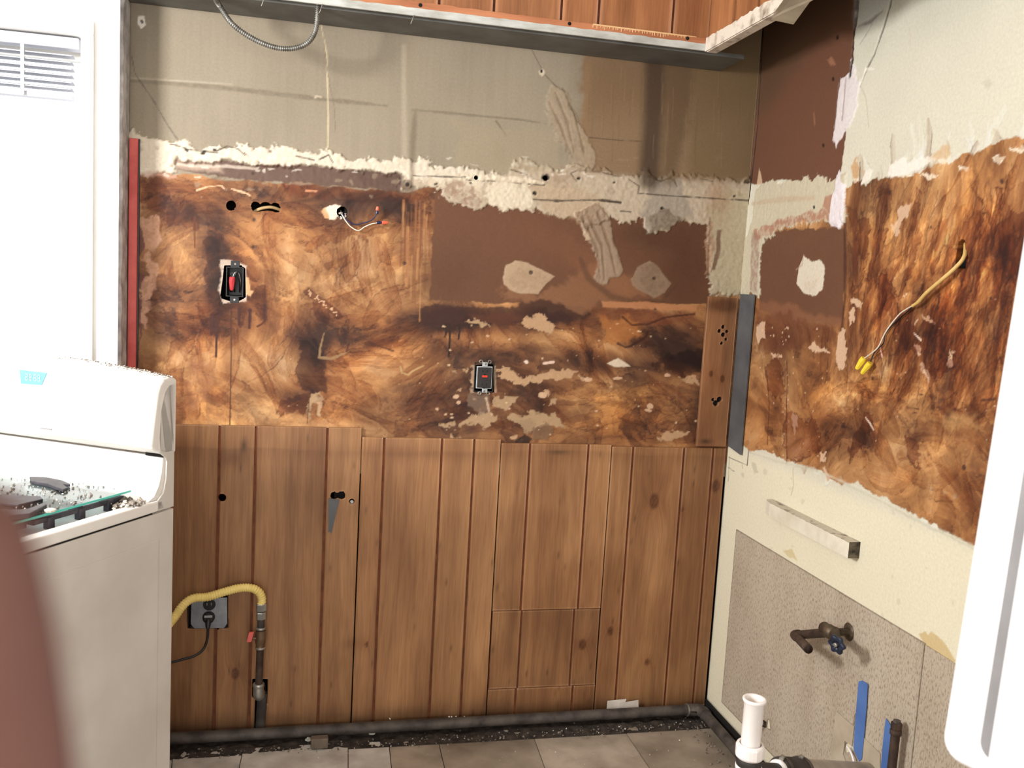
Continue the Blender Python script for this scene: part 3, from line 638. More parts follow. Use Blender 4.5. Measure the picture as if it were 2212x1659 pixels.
# plaster smear running down through the band
SM = lin((160, 142, 118))
P.poly([(1172, 222), (1186, 205), (1200, 190), (1222, 200), (1232, 225), (1246, 262), (1270, 300), (1290, 340), (1284, 372), (1230, 372), (1228, 330), (1200, 300), (1190, 260), (1176, 236)], SM, 1.5, 5, .85, h=1.6, tex=.3, edge=(lin((110, 96, 76)), .5))
for l in ([(1200, 200), (1225, 262), (1240, 330)], [(1216, 190), (1242, 250), (1262, 330)], [(1186, 220), (1214, 280), (1236, 340)]): P.stroke(l, [3, 5, 3], lin((122, 104, 82)), 1.5, 3, .6, h=-.8)
P.poly([(1240, 460), (1290, 440), (1318, 478), (1326, 520), (1338, 560), (1348, 582), (1340, 594), (1318, 602), (1312, 612), (1296, 614), (1284, 600), (1290, 572), (1280, 540), (1266, 500)], lin((152, 130, 108)), 1.3, 3, .95, h=1.8, edge=(lin((110, 84, 64)), .4))
for l in ([(1272, 470), (1300, 530), (1306, 606)], [(1290, 460), (1316, 530), (1330, 594)], [(1256, 470), (1290, 540), (1296, 600)]): P.stroke(l, [7, 6, 3], lin((120, 96, 74)), 2, 2, .6, h=-1)
P.poly([(1262, 492), (1272, 498), (1278, 520), (1266, 520), (1260, 508)], lin((180, 158, 132)), 1, 2, .9, h=1.2)
# knife-rounded patches on the bare board
for pl, cc in (([(1087, 596), (1090, 574), (1112, 563), (1140, 568), (1165, 580), (1198, 596), (1180, 612), (1163, 634), (1130, 636), (1100, 628), (1088, 612)], (176, 150, 122)),
               ([(1363, 604), (1376, 580), (1404, 563), (1418, 574), (1436, 594), (1451, 612), (1436, 632), (1414, 643), (1384, 630), (1366, 618)], (138, 114, 92))):
    P.poly(pl, lin(cc), 1.2, 1.2, .95, h=.8); q = P.conv(pl[0])
    P.poly([(x+(1140-x)*.2 if x < 1250 else x+(1408-x)*.25, y+(600-y)*.2) for x, y in pl], lin(tuple(c-22 for c in cc)), 5, 9, .55, tex=.6)
for x, y, r in ((1147, 588, 4.5), (1413, 601, 4), (549, 475, 4), (547, 534, 4), (874, 569, 4), (1416, 668, 2.5), (864, 385, 3)): P.blob(x, y, r, r, lin((64, 46, 38)), 1, .4, .9, h=-1.2)
for pl in ([(700, 450), (716, 444), (736, 446), (728, 470), (712, 472)],): P.poly(pl, lin((232, 214, 194)), 1, 2, .95, h=1)
P.poly([(692, 456), (704, 446), (712, 470), (700, 468)], lin((206, 156, 112)), 1, 2, .9)
P.poly([(476, 562), (500, 564), (530, 570), (532, 655), (480, 655), (470, 625), (476, 600)], lin((206, 186, 168)), 1, 2, .7, h=-.6); P.poly([(530, 598), (536, 600), (540, 625), (548, 628), (540, 640), (528, 636)], lin((206, 160, 116)), 1, 1.5, .9)
P.poly([(1018, 788), (1070, 788), (1072, 850), (1020, 848)], lin((190, 160, 130)), 1, 3, .6)
P.poly([(1018, 850), (1056, 852), (1060, 884), (1030, 896), (1016, 880)], lin((118, 98, 82)), 2, 4, .7); P.stroke([(1050, 860), (1056, 888)], 4, lin((206, 180, 150)), 1, 2, .7)

HB = [circ(499, 444, 11), [(541, 446), (544, 438), (551, 435), (558, 437), (562, 441), (567, 437), (574, 436), (581, 438), (585, 442), (590, 438), (597, 438), (603, 442), (606, 450), (603, 458), (596, 459), (588, 456), (578, 455), (566, 456), (556, 458), (546, 456)],
      circ(739, 458, 12), [(484, 573), (522, 573), (530, 580), (531, 642), (518, 650), (500, 652), (478, 645), (476, 636), (481, 600)],
      [(1027, 788), (1066, 787), (1068, 848), (1024, 848)], circ(1028, 384, 5), circ(1178, 385, 6)]
wall_back = sheet('wall_back', us, vs, back3(), wall_holes(bwp, HB), P.C, P.h, .012, None, M['plaster'])
tag(wall_back, kind='structure')
b = MB(); b.box2((XL-.1, .10, -.02), (.1, .14, 2.5)); b.box2((XL-.02, .012, -.02), (XL+.01, .12, 2.5)); b.build('wall_cavity', M['cavity'], wall_back)
for x in (-1.62, -1.21, -.60, -.20):
    MB().box2((x-.02, .0125, 0), (x+.02, .0998, 2.05)).build('stud', M['cavity'], wall_back)

# --- right wall
uy = np.arange(-1.42, .0001, .003); uy[-1] = 0
vz = np.concatenate([np.arange(.05, .60, .01), np.arange(.60, 2.46, .003)])
Q = Paint(uy, vz, rwp, lin((212, 208, 190)))
Q.X = Q.U/PX; Q.Y = -Q.V/PX
nn = fbm(Q.X/140, Q.Y/200, 12, 4); Q.C *= 1+.10*(nn[..., None]-.5)*2
Q.C[...] = Q.C*(1-.5*sst(1.75, 2.3, Q.V)[..., None]*np.array([.05, 0, -.02]))
low = sst(.93, .88, Q.V)[..., None]; Q.C += (lin((228, 221, 196))*(1+.06*(nn[..., None]-.5))-Q.C)*low
def th_right(X, Y):
    u = X*PX; v = -Y*PX
    vert = sst(1.12, 1.26, v)*sst(-.46, -.56, u)
    a = 3.4*(fbm(X/120, Y/90, 41, 2)-.5)
    return a*(1-.75*vert)+vert*(1.42+.25*np.sin(u*9))
D2 = [(1850, 520, 20, 120, -.3, 0), (1880, 640, 25, 110, -.18, 0), (1930, 560, 18, 120, .2, 0), (2000, 470, 60, 40, .2, 0), (2060, 520, 60, 60, .16, 0), (2150, 520, 60, 60, -.3, 0), (2190, 620, 30, 60, -.3, 0),
      (2130, 700, 60, 100, .2, 0), (1980, 720, 30, 60, -.24, 0), (2040, 760, 16, 100, -.4, 0), (1960, 660, 20, 100, .1, 0), (1700, 740, 70, 60, -.34, 0), (1740, 800, 60, 30, -.2, 0), (1670, 860, 30, 60, -.3, 0),
      (1790, 840, 40, 40, .18, 0), (1830, 870, 60, 40, .22, 0), (1900, 850, 60, 40, .12, 0), (1780, 930, 50, 40, -.34, 0), (1860, 930, 40, 50, -.28, .3), (1830, 1010, 60, 40, -.1, 0), (2050, 920, 60, 26, .16, 0),
      (1970, 960, 30, 20, -.36, 0), (2080, 890, 40, 24, -.14, 0), (2100, 1040, 70, 60, -.06, 0), (2170, 560, 30, 30, -.2, 0), (1660, 930, 30, 40, -.1, 0), (1700, 600, 60, 80, -.1, 0), (1890, 1020, 100, 50, .06, 0), (2140, 850, 30, 60, -.16, 0)]
AR = adhesive(Q, th_right, D2, 5, .13)
AR = AR*np.array([1.02, .98, .93])
adr = [(1618, 640), (1646, 560), (1640, 500), (1700, 440), (1808, 405), (1836, 402), (1852, 386), (1870, 396), (1920, 380), (1975, 372), (2030, 350), (2080, 338), (2120, 318), (2165, 306), (2260, 296), (2420, 280), (2420, 1300), (2110, 1182), (2050, 1152), (1990, 1120), (1930, 1085), (1880, 1062), (1858, 1048), (1800, 1042), (1760, 1010), (1700, 995), (1660, 975), (1619, 973), (1605, 960)]
d = sdf(Q.U, Q.V, [rwp(p) for p in adr])/PX+9*Q.n1*2+5*Q.n2
Q.mix(w, sst(-1.2, 1.2, d), AR)
RCL = [rwp(p) for p in [(1640, 690), (1830, 700), (1840, 410), (2212, 330), (2212, 1180), (2110, 1170), (1860, 1040), (1640, 965)]]
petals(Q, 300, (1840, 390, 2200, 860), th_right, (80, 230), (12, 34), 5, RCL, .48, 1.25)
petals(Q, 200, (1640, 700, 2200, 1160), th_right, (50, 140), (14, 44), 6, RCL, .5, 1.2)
Q.h += .5*PX*sst(-2, 2, d)*(fbm(Q.X/6, Q.Y/10, 33, 3))
# bare brown strip beside the corner
BR2 = lin((106, 70, 52))
Q.poly([(1590, -200), (1880, -200), (1852, 30), (1845, 100), (1840, 170), (1822, 330), (1812, 395), (1740, 400), (1690, 385), (1655, 395), (1590, 400)], BR2, 1.2, 1.5)
Q.poly([(1590, -200), (1850, -200), (1846, 40), (1740, 110), (1660, 230), (1590, 260)], lin((88, 66, 46)), 30, 4, .75)
for x, y in ((1809, 81), (1800, 171), (1779, 313), (1790, 130)): Q.blob(x, y, 3, 5, lin((50, 30, 24)), 1, .5)
Q.poly([(1786, 130), (1800, 128), (1806, 140), (1792, 146)], lin((170, 120, 90)), 2, 3, .6, tex=.5); Q.stroke([(1758, 245), (1760, 268)], 5, lin((160, 110, 80)), 2, 1, .5)
Q.poly([(1640, 510), (1680, 500), (1740, 492), (1790, 496), (1826, 488), (1824, 690), (1808, 700), (1700, 690), (1640, 668)], lin((103, 69, 50)), 1.5, 3, .97)
Q.poly([(1640, 650), (1700, 655), (1760, 680), (1820, 685), (1820, 705), (1700, 700), (1640, 690)], lin((140, 94, 66)), 5, 3, .6)
Q.poly([(1632, 690), (1680, 672), (1740, 695), (1800, 710), (1808, 740), (1760, 735), (1700, 760), (1640, 760)], lin((96, 50, 32)), 5, 6, .55)
Q.stroke([(1826, 480), (1826, 640), (1818, 715)], [9, 8, 4], lin((64, 32, 24)), 2, 1.5, .7); Q.stroke([(1848, 450), (1846, 560), (1850, 620)], [3, 12, 3], lin((92, 48, 34)), 2, 3, .7)
# band of plaster
WR = lin((198, 188, 164))
Q.poly([(1628, 470), (1633, 405), (1650, 392), (1700, 388), (1735, 385), (1760, 390), (1768, 374), (1800, 388), (1822, 380), (1830, 470), (1800, 486), (1760, 480), (1710, 490), (1660, 505), (1645, 525), (1640, 640), (1600, 640), (1610, 520)], WR, 1.3, 6, 1, h=2.2, fine=1.0)
Q.poly([(1630, 500), (1700, 470), (1760, 458), (1810, 455), (1820, 478), (1760, 478), (1700, 488), (1650, 508), (1632, 520)], lin((168, 116, 92)), 2, 4, .85, tex=.5); Q.stroke([(1625, 440), (1700, 430), (1760, 428)], [8, 10, 6], lin((186, 160, 134)), 3, 3, .55)
Q.poly([(1634, 400), (1640, 360), (1646, 395)], lin((206, 178, 146)), 1, 2, .8); Q.poly([(1625, 500), (1642, 510), (1636, 630), (1622, 630)], lin((150, 116, 100)), 3, 4, .7, tex=.5)
Q.stroke([(1653, -40), (1648, 60), (1642, 160), (1636, 260), (1628, 340), (1621, 396), (1615, 440)], [5, 5, 4, 4, 5, 5, 4], lin((44, 34, 26)), 1, 2.5, .9, h=-2)
Q.blob(1761, 448, 2.5, 4, lin((40, 40, 34)), 1, .3)
# white skim beside the plaster edge
Q.poly([(1800, 300), (1806, 240), (1816, 170), (1832, 158), (1838, 130), (1846, 160), (1862, 180), (1852, 230), (1838, 270), (1820, 290), (1804, 318)], lin((222, 214, 214)), 1.5, 4, .95, h=1.5)
for l in ([(1812, 180), (1803, 280)], [(1828, 170), (1820, 260)]): Q.stroke(l, [3, 4], lin((140, 120, 118)), 1, 1, .7, h=-1)
Q.poly([(1796, 470), (1800, 430), (1806, 410), (1806, 380), (1812, 370), (1818, 395), (1830, 400), (1824, 480), (1810, 492), (1796, 490)], lin((226, 218, 222)), 1.2, 3, .95, h=1.5)
Q.poly([(1784, 424), (1800, 424), (1796, 460), (1778, 450)], lin((168, 114, 90)), 1.5, 3, .8)
Q.stroke([(1851, -40), (1850, 30), (1844, 70), (1840, 130), (1836, 165)], [9, 7, 6, 5, 6], lin((44, 32, 26)), 1, 3, .95, h=-3)
# cracks and marks on the cream plaster
Q.poly([(1850, -40), (1920, -40), (1925, 0), (1905, 40), (1862, 55), (1848, 40)], lin((198, 204, 196)), 14, 5, .7)
Q.stroke([(1930, -30), (1922, 12), (1908, 60), (1888, 118), (1872, 148), (1858, 188)], [5, 5, 4, 3, 4, 2], lin((112, 108, 100)), 1.2, 2, .85, h=-1.5)
Q.stroke([(1855, 55), (1880, 46), (1892, 34), (1908, 22)], [4, 8, 7, 3], lin((146, 144, 138)), 2, 3, .8, h=-1); Q.stroke([(1858, 95), (1874, 70), (1884, 52)], 3, lin((150, 146, 138)), 1.5, 2, .6)
Q.stroke([(1860, 188), (1870, 210), (1875, 250), (1876, 275)], 2, lin((180, 172, 150)), .8, .5, .7); Q.stroke([(1888, 150), (1870, 148), (1852, 200)], 3, lin((236, 230, 214)), 1, 1, .8)
Q.poly([(2118, 184), (2130, 176), (2146, 184), (2136, 190), (2126, 198)], lin((196, 190, 172)), 2, 3, .6); Q.stroke([(1964, 60), (1966, 96)], 4, lin((206, 196, 180)), 1.5, 1, .6)
Q.poly([(1920, 380), (1925, 352), (1975, 340), (2040, 335), (2030, 348), (1985, 368), (1940, 382)], lin((236, 230, 220)), 2, 4, .9, h=1)
Q.poly([(1840, 385), (1838, 360), (1850, 345), (1858, 365), (1856, 395)], lin((196, 150, 96)), 4, 5, .8); Q.poly([(2010, 352), (2020, 328), (2046, 318), (2050, 345), (2024, 360)], lin((204, 164, 112)), 6, 8, .7)
Q.stroke([(1858, 350), (1857, 400)], [2, 3], lin((70, 40, 30)), 1, .6)
Q.poly([(1862, 386), (1870, 368), (1884, 372), (1874, 392), (1860, 402)], lin((232, 226, 214)), 1, 3, .9, h=1)
for x, y, rx, ry in ((1850, 388, 8, 8), (2040, 352, 14, 6), (2078, 362, 10, 5), (2160, 340, 12, 8), (2200, 320, 22, 6), (2010, 378, 20, 5), (1965, 375, 12, 5)): Q.blob(x, y, rx, ry, lin((238, 224, 200)), 1, 4, .85, h=1, tex=.4)
# chips
for pl in ([(1942, 448), (1955, 440), (1968, 448), (1958, 470), (1948, 480), (1944, 506), (1934, 508), (1930, 494), (1922, 484), (1936, 476)], [(1812, 716), (1826, 714), (1832, 760), (1828, 790), (1814, 800), (1806, 770)],
           [(1838, 640), (1852, 640), (1864, 648), (1856, 660), (1842, 656)], [(1838, 668), (1848, 664), (1844, 700), (1836, 700)], [(1748, 745), (1762, 740), (1792, 758), (1770, 762), (1745, 752)], [(1635, 700), (1650, 695), (1654, 730), (1640, 740), (1634, 720)],
           [(1664, 766), (1690, 770), (1688, 776), (1668, 774)], [(1993, 678), (2006, 684), (2026, 704), (2030, 712), (2012, 700), (1996, 688)], [(1970, 744), (1980, 752), (1990, 770), (1980, 770)], [(2050, 754), (2056, 765), (2050, 785), (2044, 784), (2050, 772)],
           [(1994, 790), (2004, 792), (2012, 810), (2008, 834), (2000, 812), (1990, 800)], [(1712, 898), (1726, 900), (1722, 925), (1716, 942), (1711, 915)], [(1780, 1000), (1790, 1010), (1796, 1036), (1788, 1040)], [(1768, 976), (1782, 972), (1776, 986), (1786, 992), (1772, 996)],
           [(1956, 628), (1962, 640), (1958, 655), (1954, 640)], [(1978, 695), (1985, 690), (1975, 712)]):
    Q.poly(pl, lin((206, 172, 142)), .9, 5, .95, h=-.5)
Q.poly([(1726, 576), (1735, 552), (1752, 566), (1776, 560), (1782, 580), (1780, 620), (1760, 638), (1735, 634), (1722, 612)], lin((214, 204, 184)), 1, 2.5, .97, h=.8)
Q.poly([(1738, 600), (1770, 605), (1760, 632), (1738, 630)], lin((190, 170, 150)), 5, 8, .5, tex=.6); Q.stroke([(1720, 582), (1734, 572), (1736, 550)], [2, 4, 2], lin((170, 150, 130)), 1, 2, .6)
for i in range(110):
    x = random.choice([random.uniform(1640, 1800), random.uniform(1690, 1705), random.uniform(1850, 2150)]); y = random.uniform(700, 1010) if x < 1830 else random.uniform(560, 1000)
    r = random.choice([.6, .8, 1.3]); Q.blob(x, y, r, r*random.uniform(.8, 2), lin((222, 190, 160)), .8, 1, .75)
for l in ([(1846, 690), (1856, 700), (1852, 740)],): pass
_rt = random.Random(5)
for i in range(44):
    x0, y0, L_, w_ = _rt.uniform(1858, 2195), _rt.uniform(395, 640), _rt.uniform(80, 240), _rt.uniform(10, 26); k_ = _rt.uniform(.10, .26)
    dk_ = _rt.random() < .62
    Q.poly([(x0-w_*.4, y0), (x0+w_*.5, y0+4), (x0+w_*.55-k_*.5*L_, y0+.5*L_), (x0+w_*.2-k_*.85*L_, y0+.86*L_), (x0-k_*L_, y0+L_), (x0-w_*.35-k_*.8*L_, y0+.78*L_), (x0-w_*.5-k_*.4*L_, y0+.4*L_)], BRN, 1.2, 4, _rt.uniform(.55, .9),
           mul=(.66, .50, .46) if dk_ else (1.22, 1.22, 1.12), edge=(lin((66, 34, 26)), .75 if dk_ else .3))
DR = lin((84, 46, 36))
for pl in ([(1955, 690), (1985, 720), (1990, 760), (1970, 770), (1940, 730)], [(2008, 700), (2042, 700), (2050, 790), (2024, 830), (2012, 890), (2008, 830), (1996, 780)], [(2020, 880), (2060, 876), (2076, 895), (2066, 912), (2040, 896)], [(2142, 500), (2160, 480), (2190, 460), (2212, 470), (2212, 560), (2190, 590), (2170, 620), (2180, 570), (2160, 545), (2140, 560)],
           [(1850, 470), (1875, 470), (1872, 540), (1855, 560)], [(1700, 890), (1760, 910), (1770, 960), (1715, 1000), (1690, 960)], [(1870, 880), (1890, 900), (1870, 960), (1832, 985), (1850, 930)], [(1900, 600), (1925, 590), (1945, 640), (1935, 690), (1905, 680)],
           [(1650, 790), (1680, 770), (1700, 830), (1690, 860), (1660, 850)], [(1955, 945), (1975, 950), (1995, 990), (1980, 1005), (1958, 985)]):
    Q.poly(pl, DR, 1.5, 8, .9, mul=(.58, .42, .40), edge=(lin((60, 30, 24)), .7))
for l in ([(1656, 800), (1662, 870), (1658, 960)], [(1699, 840), (1700, 1000)], [(1700, 780), (1702, 850)], [(1960, 880), (1985, 884)], [(2040, 890), (2064, 912)], [(2120, 865), (2150, 862)]): Q.stroke(l, [3, 2.5, 2][:len(l)], lin((70, 36, 28)), 1, 1, .8)
for x, y, rx, ry in ((1922, 416, 4, 6), (2165, 391, 4, 6), (2140, 645, 3, 4), (1885, 818, 3, 4), (2083, 1010, 4, 6), (1990, 852, 5, 2), (2012, 490, 2, 3), (1976, 892, 5, 1.5)): Q.blob(x, y, rx, ry, lin((66, 40, 34)), 1, .5, .9)
for l in ([(1870, 902), (1880, 915), (1888, 930)], [(1902, 752), (1906, 770)], [(1975, 720), (1990, 735)]): Q.stroke(l, [1.5, 3, 1][:len(l)], lin((232, 206, 186)), .8, .6, .85)
Q.poly([(1850, 790), (1900, 800), (1930, 840), (1900, 850), (1840, 830)], lin((186, 142, 88)), 4, 10, .8, mul=(1.2, 1.22, 1.1)); Q.poly([(1720, 830), (1770, 790), (1800, 830), (1760, 870), (1730, 880)], lin((186, 140, 84)), 2, 8, .8, mul=(1.25, 1.28, 1.15), edge=(DR, .4))
Q.poly([(2035, 896), (2090, 900), (2120, 925), (2080, 930), (2040, 915)], lin((188, 146, 96)), 8, 6, .5)
# edge of the torn skin over the cream paint, pencil marks, stains
Q.stroke([(1619, 976), (1700, 1000), (1760, 1014), (1860, 1058), (1990, 1126), (2120, 1190)], [3, 4, 4, 5, 5, 5], lin((206, 202, 182)), 2, 3, .6, h=.8)
for l in ([(1574, 988), (1613, 1004)], [(1576, 985), (1573, 1040)], [(1573, 1010), (1586, 1018)], [(1603, 1004), (1604, 1012)]): Q.stroke(l, 1.6, lin((110, 104, 92)), .7, .3, .8)
Q.stroke([(1617, 975), (1614, 1005)], 3, lin((56, 52, 48)), .7, .3)
Q.stroke([(1713, 1010), (1714, 1050), (1709, 1070)], 2.5, lin((190, 180, 146)), 1, .5, .8)
for pl in ([(1622, 1000), (1632, 1000), (1638, 1020), (1630, 1024)], [(1600, 1022), (1610, 1024), (1606, 1034)]): Q.poly(pl, lin((196, 188, 166)), 2, 2, .7)
Q.poly([(1985, 1368), (1998, 1362), (2004, 1372), (2012, 1364), (2040, 1388), (2066, 1430), (2050, 1440), (2000, 1400)], lin((206, 182, 132)), 1, 1, .9); Q.poly([(1690, 1186), (1712, 1186), (1724, 1212), (1705, 1205)], lin((210, 192, 146)), 1.5, 2, .8)
for i in range(40): Q.blob(random.uniform(1580, 2100), random.uniform(1010, 1400), random.uniform(1, 5), random.uniform(1, 7), lin((186, 178, 152)), 2, 2, .35)
HR = [[(2071, 524), (2078, 516), (2085, 520), (2087, 560), (2086, 580), (2064, 580), (2066, 552)]]
wall_right = sheet('wall_right', uy, vz, right3(), wall_holes(rwp, HR), Q.C, Q.h, .012, None, M['plaster'], flip=True)
tag(wall_right, kind='structure')
b = MB(); b.box2((.10, -1.5, 0), (.14, .1, 2.5)); b.build('wall_cavity', M['cavity'], wall_right)
MB().box2((.0125, -1.10, .3), (.099, -1.035, 2.4)).build('stud', M['cavity'], wall_right)
MB().box2((0, -4.7, 0), (.12, -1.42, 2.46)).build('wall_section', M['white_wall'], wall_right)

# --- left edge: proud window wall, return face
b = MB()
WX0, WX1, WZ0, WZ1 = -2.95, -1.893, 1.02, 1.935       # window opening
b = MB()
b.box2((-3.2, YW, 0), (WX0, .10, 2.46)); b.box2((WX1, YW, 0), (XL-.004, .10, 2.46)); b.box2((WX0, YW, 0), (WX1, .10, WZ0)); b.box2((WX0, YW, WZ1), (WX1, .10, 2.46))
tag(b.build('wall_window', M['white_wall']), kind='structure')
# crumbling return face of that wall
b = MB(); N_ = 60; vv = []; ff = []
for i in range(N_+1):
    z = .9+1.15*i/N_
    vv += [(XL-.004, YW+.004*random.random(), z), (XL+.004*random.random(), YW+.012, z), (XL+.001+.003*random.random(), YW+.045, z), (XL+.001, -.001, z)]
for i in range(N_):
    for k in range(3): ff.append((i*4+k, i*4+k+1, i*4+k+5, i*4+k+4))
b.add(vv, ff); tag(b.build('trim_1', M['grey_edge']), kind='structure')
b = MB()
b.box2((-3.3, -4.7, 0), (-3.2, .14, .9)); b.box2((-3.3, -4.7, 2.2), (-3.2, .14, 2.46)); b.box2((-3.3, -1.0, .9), (-3.2, .14, 2.2)); b.box2((-3.3, -4.7, .9), (-3.2, -1.95, 2.2))
tag(b.build('wall_left', M['white_wall']), kind='structure')
b = MB(); b.box2((-3.3, -4.8, 0), (.12, -4.7, .75)); b.box2((-3.3, -4.8, 2.2), (.12, -4.7, 2.46)); b.box2((-3.3, -4.8, .75), (-2.6, -4.7, 2.2)); b.box2((-.4, -4.8, .75), (.12, -4.7, 2.2))
tag(b.build('wall_rear', M['white_wall']), kind='structure')
tag(MB().box2((-3.3, -4.8, 2.46), (.2, .15, 2.56)).build('ceiling', M['ceiling']), kind='structure')
# --- window with raised blind
w1 = thing('window_1', (WX0, YW, WZ0), None, None); w1['kind'] = 'structure'
b = MB(); yf = YW+.015
b.box2((WX0-.004, YW-.012, WZ1-.002), (WX1+.03, YW-.001, WZ1+.035)); b.box2((WX1, YW-.012, WZ0), (WX1+.03, YW-.001, WZ1)); b.box2((WX0, YW-.03, WZ0-.03), (WX1+.03, YW-.001, WZ0))
b.build('casing', M['white_wall'], w1, .004)
b = MB(); b.box2((WX0, .03, WZ0), (WX1, .06, WZ0+.04)); b.box2((WX0, .03, WZ1-.04), (WX1, .06, WZ1)); b.box2((WX1-.035, .03, WZ0), (WX1, .06, WZ1)); b.box2((WX0, .03, WZ0), (WX0+.035, .06, WZ1)); b.box2((WX0, .035, 1.46), (WX1, .055, 1.50))
sash = b.build('sash', M['white_enamel'], w1, .003)
MB().box2((WX0+.035, .043, WZ0+.04), (WX1-.035, .046, WZ1-.04)).build('pane', M['glass'], sash)
bl = thing('window_blind', (-2.4, -.05, WZ1), 'white slatted blind raised to the top of the bright window', 'blind')
M['blind'] = mat('blind_vinyl', (186, 186, 194), (168, 168, 178), 10, .5, bmp=0)
MB().box2((WX0+.02, -.078, WZ1-.032), (WX1-.012, -.035, WZ1-.004)).build('head_rail', M['blind'], bl, .003)
z0 = WZ1-.045
for k in range(6):
    z = z0-k*.0165; b = MB(); L0, L1 = WX0+.03, WX1-.03-.002*(k % 2)
    b.prism([(L0, -.078, z-.003), (L0, -.058, z+.002), (L0, -.038, z-.003), (L0, -.038, z-.0055), (L0, -.058, z-.0005), (L0, -.078, z-.0055)], (L1-L0, 0, 0))
    b.build('slat', M['blind'], bl)
MB().box2((WX0+.03, -.074, z0-.112), (WX1-.03, -.042, z0-.099)).build('bottom_rail', M['blind'], bl, .002)
for x in (-2.035, -2.45): MB().box2((x-.004, -.081, z0-.11), (x+.004, -.0785, z0+.012)).build('ladder_tape', M['white_enamel'], bl)
b = MB(); b.tube(smooth_path([(-2.10, -.083, z0), (-2.095, -.083, z0-.03), (-2.108, -.083, z0-.06), (-2.09, -.083, z0-.09), (-2.103, -.083, z0-.10)], 5), .0022, 6); b.build('pull_cord', M['white_enamel'], bl)

# --- red edge strip on the corner
q0, q1 = on_y(277, 300, -.006), on_y(292, 795, -.006)
rs = thing('edge_strip', (XL+.01, -.006, 1.1), 'faded red painted wood strip up the left end of the stained wall', 'trim strip')
MB().box2((XL+.004, -.018, .92), (XL+.026, -.0035, on_y(285, 300).z)).build('strip', M['red'], rs, .002)
MB().box2((XL+.0262, -.010, .92), (XL+.0295, -.0035, on_y(285, 300).z)).build('dark_edge', M['black_plastic'], rs)

# --- wood paneling
def wx(px, py, y=-.010): return on_y(px, py, y).x
def plank(parent, x0, x1, z0, z1, y, knots=(), holes=(), mt='panel', seed=0, dark=(), step=.006, tone=1.0, th=.006, plane='y', stains=True):
    nu = max(3, int(round((x1-x0)/step))+1); nv = max(3, int(round((z1-z0)/step))+1)
    us = np.linspace(x0, x1, nu); vs = np.linspace(z0, z1, nv); U, V = np.meshgrid(us, vs)
    g = U+.012*(fbm(U*9+seed, V*1.6, seed % 40, 3)-.5)*2+.02*(fbm(U*3+seed, V*1.1+seed, 12, 2)-.5)
    T = np.ones(U.shape+(3,))*tone
    T *= (1+.10*(fbm(U*14+seed, V*2, 15, 3)-.5)[..., None]*2)
    for (kx, kz, r) in knots:
        dx = U-kx; dz = (V-kz)*.62; d = np.sqrt(dx*dx+dz*dz)+1e-6
        g = g+dx/d*r*1.5*np.exp(-(d/(r*2.6))**2)*1.0
        ring = .5+.5*np.sin(d/r*13)
        a = sst(r*1.15, r*.75, d); T *= 1-a[..., None]*(np.array([.42, .50, .52])+.22*ring[..., None]*np.array([1, 1, 1]))
        a2 = np.exp(-((d)/(r*3.2))**2); T *= 1-a2[..., None]*np.array([.10, .16, .2])
    if stains:
        # water marks near the cut top edge, mottled darkening towards the floor of the sheet
        wl = .87+.016*(fbm(U*4, V*0+3.3, 21, 3)-.5)*2
        st = sst(.0, .004, wl-V)*sst(.05, .0, wl-V)*.18+.14*np.exp(-((V-wl)/.0025)**2)
        T *= 1-st[..., None]*np.array([.9, 1, 1.05])*(.4+.9*fbm(U*6, V*6, 22, 2)[..., None])
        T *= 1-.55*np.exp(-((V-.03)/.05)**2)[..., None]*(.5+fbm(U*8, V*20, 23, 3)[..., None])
        n = fbm(U*5, V*3, 26, 3); T *= 1-.22*sst(.54, .72, n)[..., None]*np.array([.8, 1, 1.1])
        for i in range(3):
            x = random.uniform(x0, x1); z = random.uniform(z0, z1); T *= 1-.5*np.exp(-(((U-x)/.0025)**2+((V-z)/.012)**2))[..., None]
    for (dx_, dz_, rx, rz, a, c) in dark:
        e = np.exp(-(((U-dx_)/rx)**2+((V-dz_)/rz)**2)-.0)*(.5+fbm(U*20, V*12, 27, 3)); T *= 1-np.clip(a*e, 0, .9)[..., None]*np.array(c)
    gx = np.stack([g, V+seed*3.7, np.full(U.shape, seed*1.31)], -1)
    conv = back3(y) if plane == 'y' else (lambda U, V, h: np.stack([y-h, U, V], -1))
    return sheet('plank', us, vs, conv, holes, np.clip(T, 0, 1.3), None, th, parent, M[mt], gx, flip=(plane != 'y'))
GAP = .0036
ZB = .035
def bwz(px, py, y=-.010): return on_y(px, py, y).z
YP = -.010
# holes through the planks (photo outlines taken onto the plank plane)
def pl_pts(l): return [(on_y(x, y, YP).x, on_y(x, y, YP).z) for x, y in l]
H_round = pl_pts(circ(480, 1075, 8.5)); H_rag = pl_pts([(713, 1072), (716, 1064), (722, 1062), (728, 1065), (736, 1062), (742, 1061), (746, 1068), (745, 1076), (738, 1079), (730, 1076), (722, 1079), (716, 1077)])
H_small = pl_pts(circ(760, 1083, 6)); H_box = pl_pts([(404, 1292), (492, 1284), (493, 1357), (405, 1358)]); H_slot = pl_pts([(545, 1466), (578, 1467), (578, 1500), (573, 1560), (572, 1600), (548, 1600), (551, 1510), (544, 1505)])
HP = [H_round, H_rag, H_small, H_box, H_slot]
KN = [(1413, 1083, .017), (1319, 1363, .010), (1398, 1430, .008), (1258, 1392, .012), (1546, 1050, .014), (508, 1455, .012), (1475, 1100, .005), (792, 1392, .006)]
KN = [(on_y(x, y, YP).x, on_y(x, y, YP).z, r) for x, y, r in KN]
